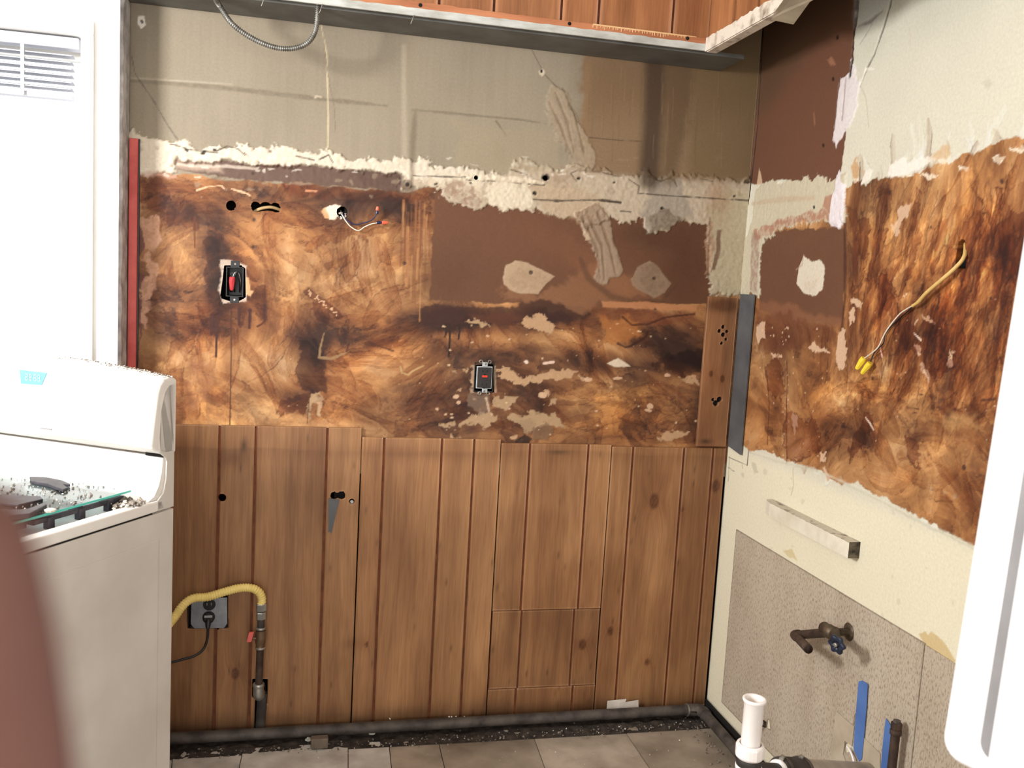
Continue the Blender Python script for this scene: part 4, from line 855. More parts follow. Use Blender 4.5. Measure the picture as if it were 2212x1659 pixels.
DKS = [(500, 990, .05, .03, .6, (.5, .6, .6)), (527, 962, .008, .02, .9, (.8, .8, .8)), (405, 960, .04, .02, .15, (.4, .7, .8)), (1207, 977, .03, .006, .8, (.7, .7, .7)), (860, 975, .2, .02, .35, (.5, .6, .6)), (1415, 1075, .05, .12, .35, (.5, .6, .6)),
       (880, 1150, .03, .2, .2, (.4, .5, .5)), (1500, 1100, .06, .2, .35, (.5, .6, .65)), (760, 1390, .03, .02, .5, (.5, .6, .6)), (560, 1290, .02, .05, .3, (.5, .6, .6)), (1180, 1340, .02, .2, .15, (.5, .5, .5)), (1515, 1470, .03, .12, .4, (.6, .6, .6)), (700, 1110, .02, .25, .15, (.5, .6, .6))]
DKS = [(on_y(a, b_, YP).x, on_y(a, b_, YP).z, c, d_, e, f) for a, b_, c, d_, e, f in DKS]
panels = [
 ('wood paneling sheet at far left, running behind the stove, with outlet cut-out', [(330, 918), (475, 920), (552, 921), (707, 922), (782, 924)], [None, (462, 1565), (540, 1562), (688, 1560), (757, 1555)], 920, .90),
 ('wood paneling sheet with one knot, second from the stove', [(783, 945), (832, 946), (956, 948), (1026, 949), (1082, 951)], [(758, 1555), (804, 1550), (926, 1546), (993, 1544), (1050, 1541)], 947, 1.0),
 ('wood paneling sheet holding the darker square patch, third from the stove', [(1083, 957), (1144, 958), (1276, 961), (1320, 962)], [(1051, 1541), (1114, 1540), (1227, 1537), (1284, 1534)], 960, 1.0),
 ('most knotty wood paneling sheet, against the right corner', [(1321, 965), (1368, 966), (1478, 967), (1540, 968), (1567, 968)], [(1285, 1534), (1328, 1533), (1435, 1530), (1498, 1527), (1524, 1525)], 967, .94)]
PT = [(1064, 1318), (1295, 1316), (1285, 1480), (1053, 1486)]
pz0, pz1 = bwz(1170, 1484), bwz(1180, 1317)
for k, (lab, tops, bots, ty, tone) in enumerate(panels):
    xs = []
    for tpt, bpt in zip(tops, bots):
        a = wx(*tpt); xs.append(a if bpt is None else (.62*a+.38*wx(*bpt)))
    zt = bwz(tops[len(tops)//2][0], ty); root = thing('paneling_sheet', ((xs[0]+xs[-1])/2, YP, ZB), lab, 'wood panel', 'wood paneling sheets on the back wall')
    MB().box2((xs[0]+.001, -.0066, ZB), (xs[-1]-.001, -.0036, zt-.002)).build('backing', M['groove'] if k else M['groove'], root) if k != 0 else None
    if k == 0:
        g_ = np.arange(xs[0], xs[-1], .006); sheet('backing', g_, np.arange(ZB, zt-.002, .006), back3(-.0066), HP, None, None, .003, root, M['groove'])
    for j in range(len(xs)-1):
        x0 = xs[j]+(GAP if j else .0008); x1 = xs[j+1]-(GAP if j < len(xs)-2 else .0008)
        kn = [q for q in KN if x0-.02 < q[0] < x1+.02]; dk = [q for q in DKS if x0-.25 < q[0] < x1+.25]
        sd = k*7+j*3+2; tn = tone*(1+.05*math.sin(sd*2.3))
        hh = [h for h in HP if max(p_[0] for p_ in h) > x0 and min(p_[0] for p_ in h) < x1]
        if k == 2:
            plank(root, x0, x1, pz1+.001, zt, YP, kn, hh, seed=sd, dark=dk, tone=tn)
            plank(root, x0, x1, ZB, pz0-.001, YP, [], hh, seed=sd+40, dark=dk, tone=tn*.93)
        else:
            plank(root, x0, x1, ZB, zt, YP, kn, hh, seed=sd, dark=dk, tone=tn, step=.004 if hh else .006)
    if k == 2:
        xp = [xs[0]+.002, wx(1126, 1318)*.5+wx(1118, 1485)*.5, wx(1240, 1316)*.5+wx(1230, 1482)*.5, xs[-1]-.001]
        r2 = thing('panel_patch', (xp[1], YP, pz0), 'darker square wood patch let into the paneling near the floor', 'wood patch')
        for j in range(3):
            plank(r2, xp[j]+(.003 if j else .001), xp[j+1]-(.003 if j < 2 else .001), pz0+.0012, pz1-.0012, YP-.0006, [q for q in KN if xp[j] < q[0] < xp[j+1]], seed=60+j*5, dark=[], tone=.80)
# sliver of bare metal showing under the ragged hole
q = pl_pts([(709, 1076), (733, 1079), (724, 1118), (716, 1152), (713, 1148), (709, 1150)])
t_ = thing('metal_sliver', (q[0][0], YP-.001, q[0][1]), 'tapered grey bare sliver below the ragged hole in the paneling', 'metal strip')
MB().prism([(a, YP-.0002, c) for a, c in q], (0, -.0014, 0)).build('sliver', M['grey_strip'], t_)
q = on_y(760, 1083, 0); t_ = thing('screw', (q.x, -.006, q.z), 'steel screw sunk in the small round hole beside the ragged hole', 'screw')
MB().lathe((q.x, -.001, q.z), (0, -1, 0), [(0, .0035), (.005, .0035), (.005, .007), (.008, .006), (.009, .003)], 14).build('head', M['galv'], t_)

# bare board and grey strip in the corner
c = [on_y(*p_, -.014) for p_ in ((1532, 641), (1594, 643), (1567, 966), (1503, 962))]
bd = thing('corner_board', (c[3].x, -.002, c[3].z), 'narrow bare wooden board with dark nail holes, upright in the corner', 'board')
xa, xb = (c[0].x+c[3].x)/2, (c[1].x+c[2].x)/2; z0, z1 = (c[2].z+c[3].z)/2, (c[0].z+c[1].z)/2
hs = []
for x, y, r in ((a_1, b_1, c_1*1.45) for a_1, b_1, c_1 in ((1562, 706, 3), (1554, 715, 3), (1570, 716, 2.6), (1562, 723, 3.4), (1568, 733, 2.4), (1559, 741, 2.6), (1540, 863, 2.6), (1554, 863, 4.4), (1546, 871, 4.6))):
    w_ = on_y(x, y, -.014); hs.append([(w_.x+r*PX*math.cos(a_*.785), w_.z+r*PX*math.sin(a_*.785)) for a_ in range(8)])
o = plank(bd, xa, xb, z0, z1, -.014, [((xa*.7+xb*.3), on_y(1527, 807, -.014).z, .007), ((xa*.3+xb*.7), on_y(1553, 818, -.014).z, .008)], hs, 'board', 5, [((xa+xb)/2, z1-.025, .06, .022, 1.1, (.6, .65, .65)), (xa+.03, z0+.015, .02, .008, 1.0, (.8, .8, .8)), (xb-.02, z0+.25, .02, .25, .3, (.5, .5, .5))], step=.003, th=.010, stains=False)
o.name = 'board_face'
MB().box2((xa+.001, -.0055, z0), (xb-.001, -.0040, z1-.001)).build('board_back', M['cavity'], bd)
q0, q1, q2 = on_x(1604, 638), on_x(1640, 637), on_x(1618, 965)
gs = thing('grey_strip', (0, -.05, .93), 'slate grey flat strip fixed beside the bare board in the corner', 'strip')
MB().box2((-.0055, -.012, .925), (-.0005, -.022, q1.z)).build('dark_gap', M['cavity'], gs)
MB().prism([(-.0045, -.022, .905), (-.0045, -.110, .893), (-.0045, -.110, q1.z), (-.0045, -.022, q1.z)], (-.006, 0, 0)).build('strip', M['grey_strip'], gs, .0008)

# ================================================================ soffit
sf = thing('soffit', (-1.0, -.09, SOFZ), 'boxed soffit clad in orange wood boards above the stained wall', 'soffit')
SY = -.172; SX = -.243; ZT = 2.46
b = MB(); b.box2((XL-.004, SY+.012, SOFZ+.001), (-.13, -.004, SOFZ+.012)); b.build('underside', M['grey_under'], sf)
# front boards, back-wall run: grooves read off the photo
gx_ = [on_y(x, 20, SY-.012).x for x in (812, 948, 1067, 1213, 1294, 1455, 1524)]
xs = [XL, -1.68, -1.50, -1.42]+gx_[:-1]+[SX-.006]
for j in range(len(xs)-1):
    plank(sf, xs[j]+.0035, xs[j+1]-.0035 if j < len(xs)-2 else xs[j+1], SOFZ+.022, ZT, SY-.012, [], [], 'soffit_wood', 80+j, [], step=.012, tone=(.95, 1.05, 1, .92, 1.04, .9)[j % 6], stains=False)
b = MB(); b.box2((XL, SY-.0055, SOFZ+.012), (SX-.002, SY+.010, ZT)); b.box2((SX-.0055, -1.25, SOFZ+.012), (SX+.010, SY, ZT)); b.build('framing', M['groove'], sf)
ys = [SY-.013]+[on_x(x, 5, SX-.012).y for x in (1588, 1640)]+[-.62, -.70, -.86, -1.0, -1.25]
for j in range(len(ys)-1):
    plank(sf, ys[j+1]+.003, ys[j]-.003 if j else ys[j], SOFZ+.022, ZT, SX-.012, [], [], 'soffit_wood', 120+j, [], step=.012, tone=(1.05, .95, 1)[j % 3], stains=False, plane='x')
def ragged_strip(name, a, b_, up, out, m_, seg=90, jit=.0012, parent=sf):
    """a long trim strip from a to b_ with a chipped upper edge"""
    a = Vector(a); b_ = Vector(b_); up = Vector(up); out = Vector(out); v = []; f = []
    for i in range(seg+1):
        p_ = a.lerp(b_, i/seg); j_ = random.uniform(-jit, jit)
        v += [p_, p_+out, p_+out+up*(1+j_/up.length), p_+up*(1+j_/up.length)]
    for i in range(seg):
        k_ = i*4
        for c_ in range(4): f.append((k_+c_, k_+(c_+1) % 4, k_+4+(c_+1) % 4, k_+4+c_))
    f += [(3, 2, 1, 0), (seg*4, seg*4+1, seg*4+2, seg*4+3)]
    return MB().add(v, f).build(name, m_, parent)
ragged_strip('trim_board', (XL, SY-.012, SOFZ+.020), (SX-.014, SY-.012, SOFZ+.020), (0, 0, .017), (0, -.005, 0), M['trim_wood'])
ragged_strip('metal_edge', (XL, SY-.012, SOFZ+.002), (SX-.010, SY-.012, SOFZ+.002), (0, 0, .019), (0, -.007, 0), M['trim_grey'])
ragged_strip('chipped_edge', (SX-.020, SY-.018, SOFZ+.0), (SX-.020, -1.25, SOFZ+.0), (0, 0, .036), (.02, 0, 0), M['trim_dirty'], jit=.003)
MB().box2((SX-.016, -1.25, SOFZ-.002), (SX+.014, SY-.02, SOFZ+.003)).build('lower_edge', M['trim_dirty'], sf, .001)
for x in (1230, 1485, 908): q = on_y(x, 52 if x == 1230 else (83 if x == 1485 else 9), SY-.017); MB().lathe((q.x, SY-.0165, SOFZ+.03), (0, -1, 0), [(0, .005), (.0015, .005), (.002, .001)], 10).build('nail_hole', M['cavity'], sf)
# drips of cream paint on the trim board
b = MB()
M['cream_paint'] = mat('cream_paint_drips', (222, 184, 138), (206, 166, 118), 20, .5)
xq = on_y(1280, 60, SY-.017).x; xe = on_y(1482, 80, SY-.017).x
b.box2((xq, SY-.0185, SOFZ+.0335), (xe, SY-.0168, SOFZ+.0375))
x = xq
while x < xe:
    l = random.uniform(.003, .010)*(1 if x < xe-.05 else .6); b.prism([(x, SY-.0168, SOFZ+.035), (x+.0026, SY-.0168, SOFZ+.035), (x+.0022, SY-.0168, SOFZ+.034-l), (x+.0006, SY-.0168, SOFZ+.034-l)], (0, -.0014, 0)); x += random.uniform(.005, .011)
b.box2((xq, SY-.0180, SOFZ+.0355), (xe+.03, SY-.0165, SOFZ+.0375)); b.build('paint_drip', M['cream_paint'], sf)
for i, (x, y) in enumerate(((694, 5), (893, 30), (568, -8))):
    q = on_z(x, y, SOFZ); t_ = thing('bent_nail', (q.x, SY-.015, SOFZ), ('bent nail hanging from the soffit edge right beside the metal conduit', 'bent nail hanging from the soffit edge furthest right', 'bent nail hanging from the soffit edge, left of the conduit end')[i], 'nail', 'nails poking from the soffit edge')
    MB().tube([(q.x+.004, SY-.014, SOFZ+.004), (q.x+.003, SY-.022, SOFZ+.002), (q.x-.001, SY-.022, SOFZ-.012), (q.x-.004, SY-.020, SOFZ-.020)], .0009, 6).build('shank', M['galv'], t_)
# hanging paper flap beside the right run
c = [at_d(x, y, D_) for x, y, D_ in ((1664, 40, 2.05), (1712, 53, 2.02), (1752, 0, 2.0), (1762, -24, 2.0), (1700, -20, 2.04))]
c = [on_z(x, y, zz) for x, y, zz in ((1662, 42, SOFZ-.001), (1714, 53, SOFZ-.016), (1751, 2, SOFZ-.016), (1764, -26, SOFZ-.008), (1700, -10, SOFZ-.001))]
fl = thing('paper_flap', c[0], 'loose beige paper flap hanging under the right end of the soffit', 'paper')
MB().prism(c, (0, 0, .0015)).build('sheet', M['flap'], fl)

# flexible metal conduit: spirally ribbed
def ribbed(path, r, amp, pitch, n=12, sub=6):
    p_ = resample(smooth_path(path, 14), pitch/sub); rr = [r+amp*(.5+.5*math.cos(2*math.pi*(i/sub))) for i in range(len(p_))]
    return MB().tube(p_, rr, n)
a0 = on_z(461, -16, SOFZ-.002); b0 = on_z(687, 14, SOFZ); b0 = Vector((b0.x, SY-.001, SOFZ))
cn = thing('metal_conduit', b0, 'flexible spiral metal conduit looping down from the soffit', 'conduit')
mid = [on_y(500, 50, -.13), on_y(540, 80, -.135), on_y(588, 101, -.14), on_y(630, 105, -.145), on_y(664, 93, -.15), on_y(682, 64, -.155)]
end = on_y(687, 12, -.158)
ribbed([a0+Vector((0, 0, .003)), a0-Vector((0, 0, .004)), on_y(474, 12, -.12)]+mid+[end, end+Vector((0, 0, .008))], .0050, .0024, .0054, 14, 6).build('armour', M['conduit'], cn, smooth=True)

# ================================================================ floor
fl_ = thing('floor', (-1.5, -2, 0), None, None); fl_['kind'] = 'structure'
M['tile_a'] = mat('grey_floor_tile', (214, 207, 198), (172, 164, 154), 9, .55, bmp=.2, detail=8)
M['tile_b'] = mat('worn_floor_tile', (174, 160, 144), (128, 116, 102), 7, .6, bmp=.25, detail=8)
M['tile_c'] = mat('brown_floor_tile', (162, 148, 132), (118, 106, 92), 6, .6, bmp=.25, detail=8)
MB().box2((-3.3, -4.8, -.06), (.15, .15, -.004)).build('subfloor', M['dirt'], fl_)
# joints that run towards the camera, in pairs (far point, near point) on the floor plane
jn = [((372, 1640), (368, 1700)), ((528, 1607), (508, 1700)), ((752, 1592), (752, 1700)), ((838, 1588), (850, 1700)), ((944, 1590), (970, 1700)), ((1150, 1585), (1192, 1700)), ((1337, 1560), (1430, 1700)), ((1520, 1552), (1640, 1700))]
YF = -.061
line = []
for a_, b_ in jn:
    p_, q_ = on_z(*a_), on_z(*b_); s_ = (q_.x-p_.x)/(q_.y-p_.y); line.append((p_.x+(YF-p_.y)*s_, s_))
for j in range(-3, len(line)-1):
    if j < 0: l0, l1 = (line[0][0]+.2*j, line[0][1]), (line[0][0]+.2*(j+1), line[0][1])
    else: l0, l1 = line[j], line[j+1]
    yb = YF-.002*(j % 3); first = True
    for y1 in (-.34, -.64, -.94):
        g = .0012; pts = [(l0[0]+(yb-YF)*l0[1]+g, yb), (l1[0]+(yb-YF)*l1[1]-g, yb), (l1[0]+(y1-YF)*l1[1]-g, y1+g*2), (l0[0]+(y1-YF)*l0[1]+g, y1+g*2)]
        zt = random.uniform(-.0008, .0012)+(.002 if j in (0, 1, 2) else 0)
        MB().prism([(x, y, -.0035) for x, y in pts], (0, 0, .0035+zt)).build('tile', M['tile_a'] if j < 3 else (M['tile_b'] if j % 2 else M['tile_c']), fl_); yb = y1
    
b = MB(); b.box2((-3.3, -4.8, -.0038), (.1, -.95, .0)); b.box2((line[-1][0]+.0, -.95, -.0038), (.0, -.34, -.0002)); b.build('far_tile_field', M['tile_b'], fl_)
# dirt gutter along the wall and rubble in it
nx, ny = 260, 14; xs = np.linspace(XL-1.0, -.01, nx); ys_ = np.linspace(-.10, -.004, ny); U, V = np.meshgrid(xs, ys_)
hh = .004+.018*(fbm(U*40, V*40, 5, 3)-.35)*(sst(-.10, -.075, V)); P3 = np.stack([U, V, np.clip(hh-.002, -.003, .03)], -1)
idx = np.arange(nx*ny).reshape(ny, nx); me = bpy.data.meshes.new('dirt_line')
qd = np.stack([idx[:-1, :-1], idx[:-1, 1:], idx[1:, 1:], idx[1:, :-1]], -1).reshape(-1, 4)
me.from_pydata([tuple(v) for v in P3.reshape(-1, 3)], [], [tuple(int(i) for i in f) for f in qd])
dl = tag(link('wall_dirt', me, None, M['dirt']), 'dark dirt and dust lying along the foot of the paneling', 'dirt', kind='stuff')
def crumb(b, c, r, sq=.7):
    R_ = Matrix.Rotation(random.uniform(0, 6.28), 3, 'Z') @ Matrix.Rotation(random.uniform(0, 3), 3, 'X')
    v = [Vector(x)*random.uniform(.6, 1.15)*r for x in ((1, 0, 0), (-1, 0, 0), (0, 1, 0), (0, -1, 0), (0, 0, sq), (0, 0, -sq), (.6, .6, .4*sq), (-.6, .5, -.3*sq))]
    import mathutils
    b.add([Vector(c)+R_ @ x for x in v[:6]], [(0, 2, 4), (2, 1, 4), (1, 3, 4), (3, 0, 4), (2, 0, 5), (1, 2, 5), (3, 1, 5), (0, 3, 5)])
b = MB()
for i in range(300):
    x = random.uniform(-1.75, -.02); y = random.choice([random.uniform(-.115, -.06), random.gauss(-.08, .02)]); r = random.choice([.0012, .002, .003, .0045]); crumb(b, (x, y, .006+r*.5), r)
for i in range(160):
    y = random.uniform(-.75, -.05); crumb(b, (random.uniform(-.11, -.05)-.02*(y < -.3), y, .004), random.choice([.0015, .0025, .004]))
tag(b.build('rubble', M['rubble']), 'small grey rubble scattered beside the black floor pipe', 'rubble', kind='stuff')
b = MB()
for i in range(150):
    x = random.uniform(-1.7, -.02); y = random.choice([random.uniform(-.11, -.06), random.uniform(-.3, -.06)]); r = random.choice([.001, .0015, .0028]); crumb(b, (x, y, .006+r*.5), r)
for x, y in ((842, 1552), (975, 1548), (985, 1547), (1003, 1547), (970, 1548)): q = on_y(x, y, -.03); crumb(b, (q.x, -.032, q.z), .004)
tag(b.build('plaster_crumbs', M['rubble_white']), 'tiny white plaster crumbs strewn over the floor edge', 'crumbs', kind='stuff')
def chunk(px, py, r, lab, m_, name='plaster_chunk', cat='chunk', sc=(1, .8, .7)):
    q = on_z(px, py, r*.5); me_b = MB(); n1_, n2_ = 7, 10; v = []; f = []
    for i in range(n1_+1):
        for j in range(n2_):
            a_, t2 = math.pi*i/n1_, 2*math.pi*j/n2_; d_ = 1+.35*(vn(np.array([a_*2+px]), np.array([t2*1.3+py]), 3)[0]-.5)*2
            v.append((q.x+r*sc[0]*d_*math.sin(a_)*math.cos(t2), q.y+r*sc[1]*d_*math.sin(a_)*math.sin(t2), max(.0015, r*sc[2]*.8+r*sc[2]*d_*math.cos(a_))))
    for i in range(n1_):
        for j in range(n2_): f.append((i*n2_+j, i*n2_+(j+1) % n2_, (i+1)*n2_+(j+1) % n2_, (i+1)*n2_+j))
    me_b.add(v, f); tag(me_b.build(name, m_), lab, cat)
chunk(804, 1583, .011, 'largest beige plaster chunk lying against the black floor pipe', M['rubble_white'])
chunk(1092, 1578, .008, 'flat pale chip on the floor tiles, left of its darker twin', M['rubble'], 'floor_chip', 'chip', (1.2, .9, .35))
chunk(1117, 1583, .009, 'flat grey oval chip on the floor tiles, right of the paler one', M['rubble'], 'floor_chip', 'chip', (1.3, .8, .3))
chunk(668, 1598, .010, 'crumbly pale lump of plaster against the small wood block', M['rubble_white'])
q = on_z(690, 1607, .0); t_ = thing('wood_block', (q.x, -.10, 0), 'small weathered wood block on the floor against the black pipe', 'wood block')
MB().box2((q.x-.025, -.098, .006), (q.x+.024, -.072, .037)).build('block', M['wood_block'], t_, .003)
q = on_y(1345, 1527, -.02); xa, xb, xc = on_y(1311, 1527, -.02).x, on_y(1338, 1527, -.02).x, on_y(1379, 1524, -.02).x
t_ = thing('torn_paper', (q.x, -.02, .03), 'two torn off-white paper scraps standing behind the black pipe', 'paper')
zq = on_y(1345, 1515, -.02).z; zb = .04
MB().prism([(xa, -.019, zb), (xa+.001, -.017, zq+.003), (xb+.022, -.018, zq+.007), (xb+.018, -.019, zq-.006), (xb+.02, -.02, zb)], (0, -.0015, 0)).build('scrap', M['paper'], t_)
MB().prism([(xb-.003, -.022, zb), (xb-.002, -.023, zq-.004), (xc-.003, -.023, zq+.004), (xc, -.022, zb)], (0, -.0015, 0)).build('scrap', M['paper'], t_)

# black floor pipe: back run, elbow, right run
y1 = -.042; zp = .038
fp = thing('floor_pipe', (-.9, y1, zp), 'long dusty black pipe laid along the floor at the foot of the walls', 'pipe')
MB().cyl((-2.2, y1, zp-.006), (-.075, y1, zp), .0165, 20).build('pipe_run', M['black_iron'], fp)
ar = [(-.085, y1, zp)]+[(-.062+.024*math.sin(t), y1-.024+.024*math.cos(t), zp) for t in [i*math.pi/16 for i in range(1, 9)]]+[(-.038, y1-.04, zp)]
MB().tube(ar, .0195, 20).build('elbow', M['black_iron'], fp)
MB().cyl((-.038, y1-.03, zp), (-.045, -1.0, zp), .0165, 20).build('pipe_run', M['black_iron'], fp)
MB().tube([(-.088, y1, zp), (-.084, y1, zp)], .0203, 20).build('joint_ring', M['galv'], fp)
# black gap board under the linoleum and behind the panels' foot
b = MB(); b.box2((-.006, -1.42, .0), (.02, -.0, .052)); tag(b.build('baseboard_right', M['cavity']), kind='structure')
b = MB(); b.box2((XL-.3, -.004, .0), (0, .0, .04)); tag(b.build('baseboard_back', M['cavity']), kind='structure')

# ================================================================ right wall fittings
def fleck():
    m, t, b_ = nt('flecked_linoleum', .5, 0, .3); v = objco(t, (1, 1, .38))
    base = ramp(t, noise(t, 9, 4, v), [(.3, (172, 158, 140)), (.7, (188, 176, 158))])
    d_ = ramp(t, noise(t, 270, 3, v, .5), [(.50, (255, 255, 255)), (.66, (206, 196, 190))]); w_ = noise(t, 300, 3, objco(t, (1, 1.01, .30)), .5)
    c_ = mixc(t, 'MULTIPLY', 1.0, base, d_); mr = ramp(t, w_, [(.60, (0, 0, 0)), (.68, (255, 255, 255))])
    c_ = mixc(t, 'MIX', mr, c_, (.52, .47, .40)); t.links.new(c_, b_.inputs['Base Color']); bump(t, b_, noise(t, 120, 3, v), .08, .0006); return m
M['lino'] = fleck(); M['lino_back'] = mat('linoleum_paper_back', (186, 174, 154), (168, 154, 134), 14, .7)
XLN = -.0035
lt = [(on_x(x, y, XLN).y, on_x(x, y, XLN).z) for x, y in ((1590, 1135), (1830, 1283), (2070, 1440))]
lb = [(on_x(x, y, XLN).y, on_x(x, y, XLN).z) for x, y in ((1557, 1521), (1681, 1639))]
yl = lt[0][0]; zt = .66; zb_ = (lb[0][1]+lb[1][1])/2; ysm = on_x(1986, 1500, XLN).y
ln = thing('linoleum_sheet', (0, yl, zb_), 'grey-beige flecked linoleum sheet glued low on the right wall, left of the seam', 'linoleum')
hl = [[(on_x(x, y, XLN).y, on_x(x, y, XLN).z) for x, y in h] for h in ([(1824, 1606), (1830, 1602), (1838, 1610), (1848, 1618), (1842, 1624), (1826, 1626)], [(1846, 1542), (1850, 1540), (1848, 1562), (1843, 1572)], [(1658, 1552), (1662, 1556), (1664, 1576), (1655, 1572)])]
gy, gz = np.arange(ysm+.0012, yl, .004), np.arange(zb_, zt, .004)
U, V = np.meshgrid(gy, gz); sheet('sheet', gy, gz, right3(XLN), hl, None, .0006*(fbm(U*12, V*12, 3)-.5), .003, ln, M['lino'], flip=True)
ln2 = thing('linoleum_sheet', (0, ysm, zb_), 'flecked linoleum piece right of the dark vertical seam, next to the fridge door', 'linoleum')
MB().prism([(XLN, -1.42, zb_), (XLN, ysm-.0012, zb_), (XLN, ysm-.0012, zt-.004), (XLN, -1.42, zt-.01)], (.003, 0, 0)).build('sheet', M['lino'], ln2)
# the cut-out paper-backed flap round the drain
def xpoly(pts, x): return [(x, on_x(a, c, x).y, on_x(a, c, x).z) for a, c in pts]
ft = thing('linoleum_flap', (0, on_x(1830, 1600).y, .3), 'pale paper-backed linoleum offcuts around the drain hole behind the blue tape', 'linoleum')
MB().prism(xpoly([(1807, 1536), (1846, 1570), (1841, 1612), (1826, 1600), (1822, 1630), (1850, 1700), (1790, 1700)], -.0044), (-.0016, 0, 0)).build('left_flap', M['lino_back'], ft)
MB().prism(xpoly([(1864, 1590), (1902, 1628), (1902, 1720), (1846, 1720), (1856, 1640)], -.0044), (-.0016, 0, 0)).build('right_flap', M['lino_back'], ft)
# cleat
c0, c1, c2, c3 = [on_x(x, y) for x, y in ((1672, 1073), (1858, 1178), (1856, 1212), (1652, 1112))]
ct = thing('wall_cleat', (0, c0.y, c0.z), 'white-painted wooden cleat with dusty top fixed to the cream wall', 'wood cleat')
ct_h = .040; ct_d = .030; yA, yB = c0.y+.004, c1.y; zA = (c0.z+c1.z)/2
N_ = 70; v = []; f = []
for i in range(N_+1):
    y = yA+(yB-yA)*i/N_; j1 = .0025*(vn(np.array([i*.6]), np.array([.3]), 2)[0]-.5)*2; ed = min(1, i/6.)
    v += [(0, y, zA-ct_h), (-ct_d*(.7+.3*ed), y, zA-ct_h), (-ct_d*(.7+.3*ed)+.001*j1, y, zA-.002+j1*.6), (-.001, y, zA)]
for i in range(N_):
    for k in range(4): f.append((i*4+k, i*4+(k+1) % 4, i*4+4+(k+1) % 4, i*4+4+k))
bb = MB().add(v, f); bb.build('cleat_body', M['cleat'], ct)
v2 = [(p_[0], p_[1], p_[2]+.0006) for i in range(N_+1) for p_ in (v[i*4+2], v[i*4+3])]
MB().add(v2+[(p_[0], p_[1], p_[2]-.0004) for p_ in v2], [(i*2, i*2+1, i*2+3, i*2+2) for i in range(N_)]).build('dusty_top', M['cleat_top'], ct)
MB().prism([(0, yB, zA-ct_h), (-ct_d, yB, zA-ct_h), (-ct_d, yB, zA), (0, yB, zA)], (0, -.0008, 0)).build('broken_end', M['cleat_end'], ct)

# shut-off valve with stub and elbow
vq = on_x(1795, 1366, -.052); vv_ = Vector((-.052, vq.y, vq.z))
ax = Vector((-1, -.35, -.10)).normalized(); hc = on_x(1811, 1391, -.088)
sv = thing('shutoff_valve', (0, vv_.y, vv_.z), 'dull bronze shut-off valve with blue-black wheel handle and open elbow pipe on the linoleum', 'valve')
b = MB(); b.lathe((0, vv_.y, vv_.z), (-1, 0, 0), [(.001, .022), (.004, .022), (.006, .013)], 18); b.build('wall_flange', M['bronze'], sv)
MB().cyl((0, vv_.y, vv_.z), (-.034, vv_.y, vv_.z), .0095, 14).build('stub_pipe', M['bronze'], sv)
b = MB(); b.lathe(vv_+Vector((0, -.014, 0)), (0, 1, 0), [(0, .012), (.003, .0165), (.024, .0175), (.030, .0145), (.040, .0150), (.046, .0150), (.047, .012)], 16); b.tube([vv_+Vector((.010, 0, 0)), vv_+(hc-vv_)*.6, hc], [.0145, .012, .008], 14); b.build('valve_body', M['bronze'], sv)

b = MB(); t1 = ax.cross(Vector((0, 0, 1))).normalized(); t2 = ax.cross(t1); k_ = 48; vs_ = []
def rr_(t): return .0205*(1+.14*math.cos(6*t))
for d_, s_ in ((0, .90), (.002, 1), (.008, 1), (.010, .90), (.0095, .45), (.006, .35)):
    for i in range(k_): t = 2*math.pi*i/k_; vs_.append(hc+ax*d_+(t1*math.cos(t)+t2*math.sin(t))*rr_(t)*s_)
fs_ = [(j*k_+i, j*k_+(i+1) % k_, (j+1)*k_+(i+1) % k_, (j+1)*k_+i) for j in range(5) for i in range(k_)]+[tuple(range(k_))[::-1], tuple(range(5*k_, 6*k_))]
b.add(vs_, fs_, True); wh = b.build('wheel_handle', M['valve_blue'], sv); wh['label'] = 'blue-black scalloped wheel handle'
MB().lathe(hc+ax*.006, ax, [(0, .0055), (.006, .0055), (.007, .003)], 6).build('handle_screw', M['galv'], sv)
pe = on_x(1718, 1372, -.052); pend = on_x(1747, 1402, -.085); 
sd_ = (pe-vv_).normalized(); MB().tube([vv_+sd_*.02, pe-sd_*.006], .0112, 16).build('side_pipe', M['rust_iron'], sv)
send = on_x(1746, 1402, -.115); od = (send-pe).normalized()
MB().tube(smooth_path([pe-sd_*.018, pe-sd_*.006, pe+od*.001, pe+od*.010, pe+od*.020], 6), .0135, 16).build('elbow', M['rust_iron'], sv)
MB().tube([pe+od*.018, send, send, send-od*.006], [.0112, .0112, .0086, .0084], 16, caps=False).build('open_spout', M['rust_iron'], sv); MB().cyl(send-od*.005, send-od*.004, .0088, 14).build('bore', M['cavity'], sv)
# small hook left in the wall beside the drain tube
q = on_x(1655, 1568); hk = thing('rusty_hook', (0, q.y, q.z), 'small rusty hook sticking out of the linoleum behind the white tube', 'hook')
b = MB(); b.tube([(0, q.y, q.z), (-.02, q.y, q.z), (-.028, q.y+.002, q.z-.006)], .003, 8); b.lathe((-.0038, q.y, q.z+.004), (-1, 0, 0), [(0, .009), (.002, .008)], 10); b.tube([(-.004, q.y-.004, q.z+.01), (-.012, q.y-.004, q.z+.018)], .003, 6); b.build('hook', M['rust_iron'], hk)
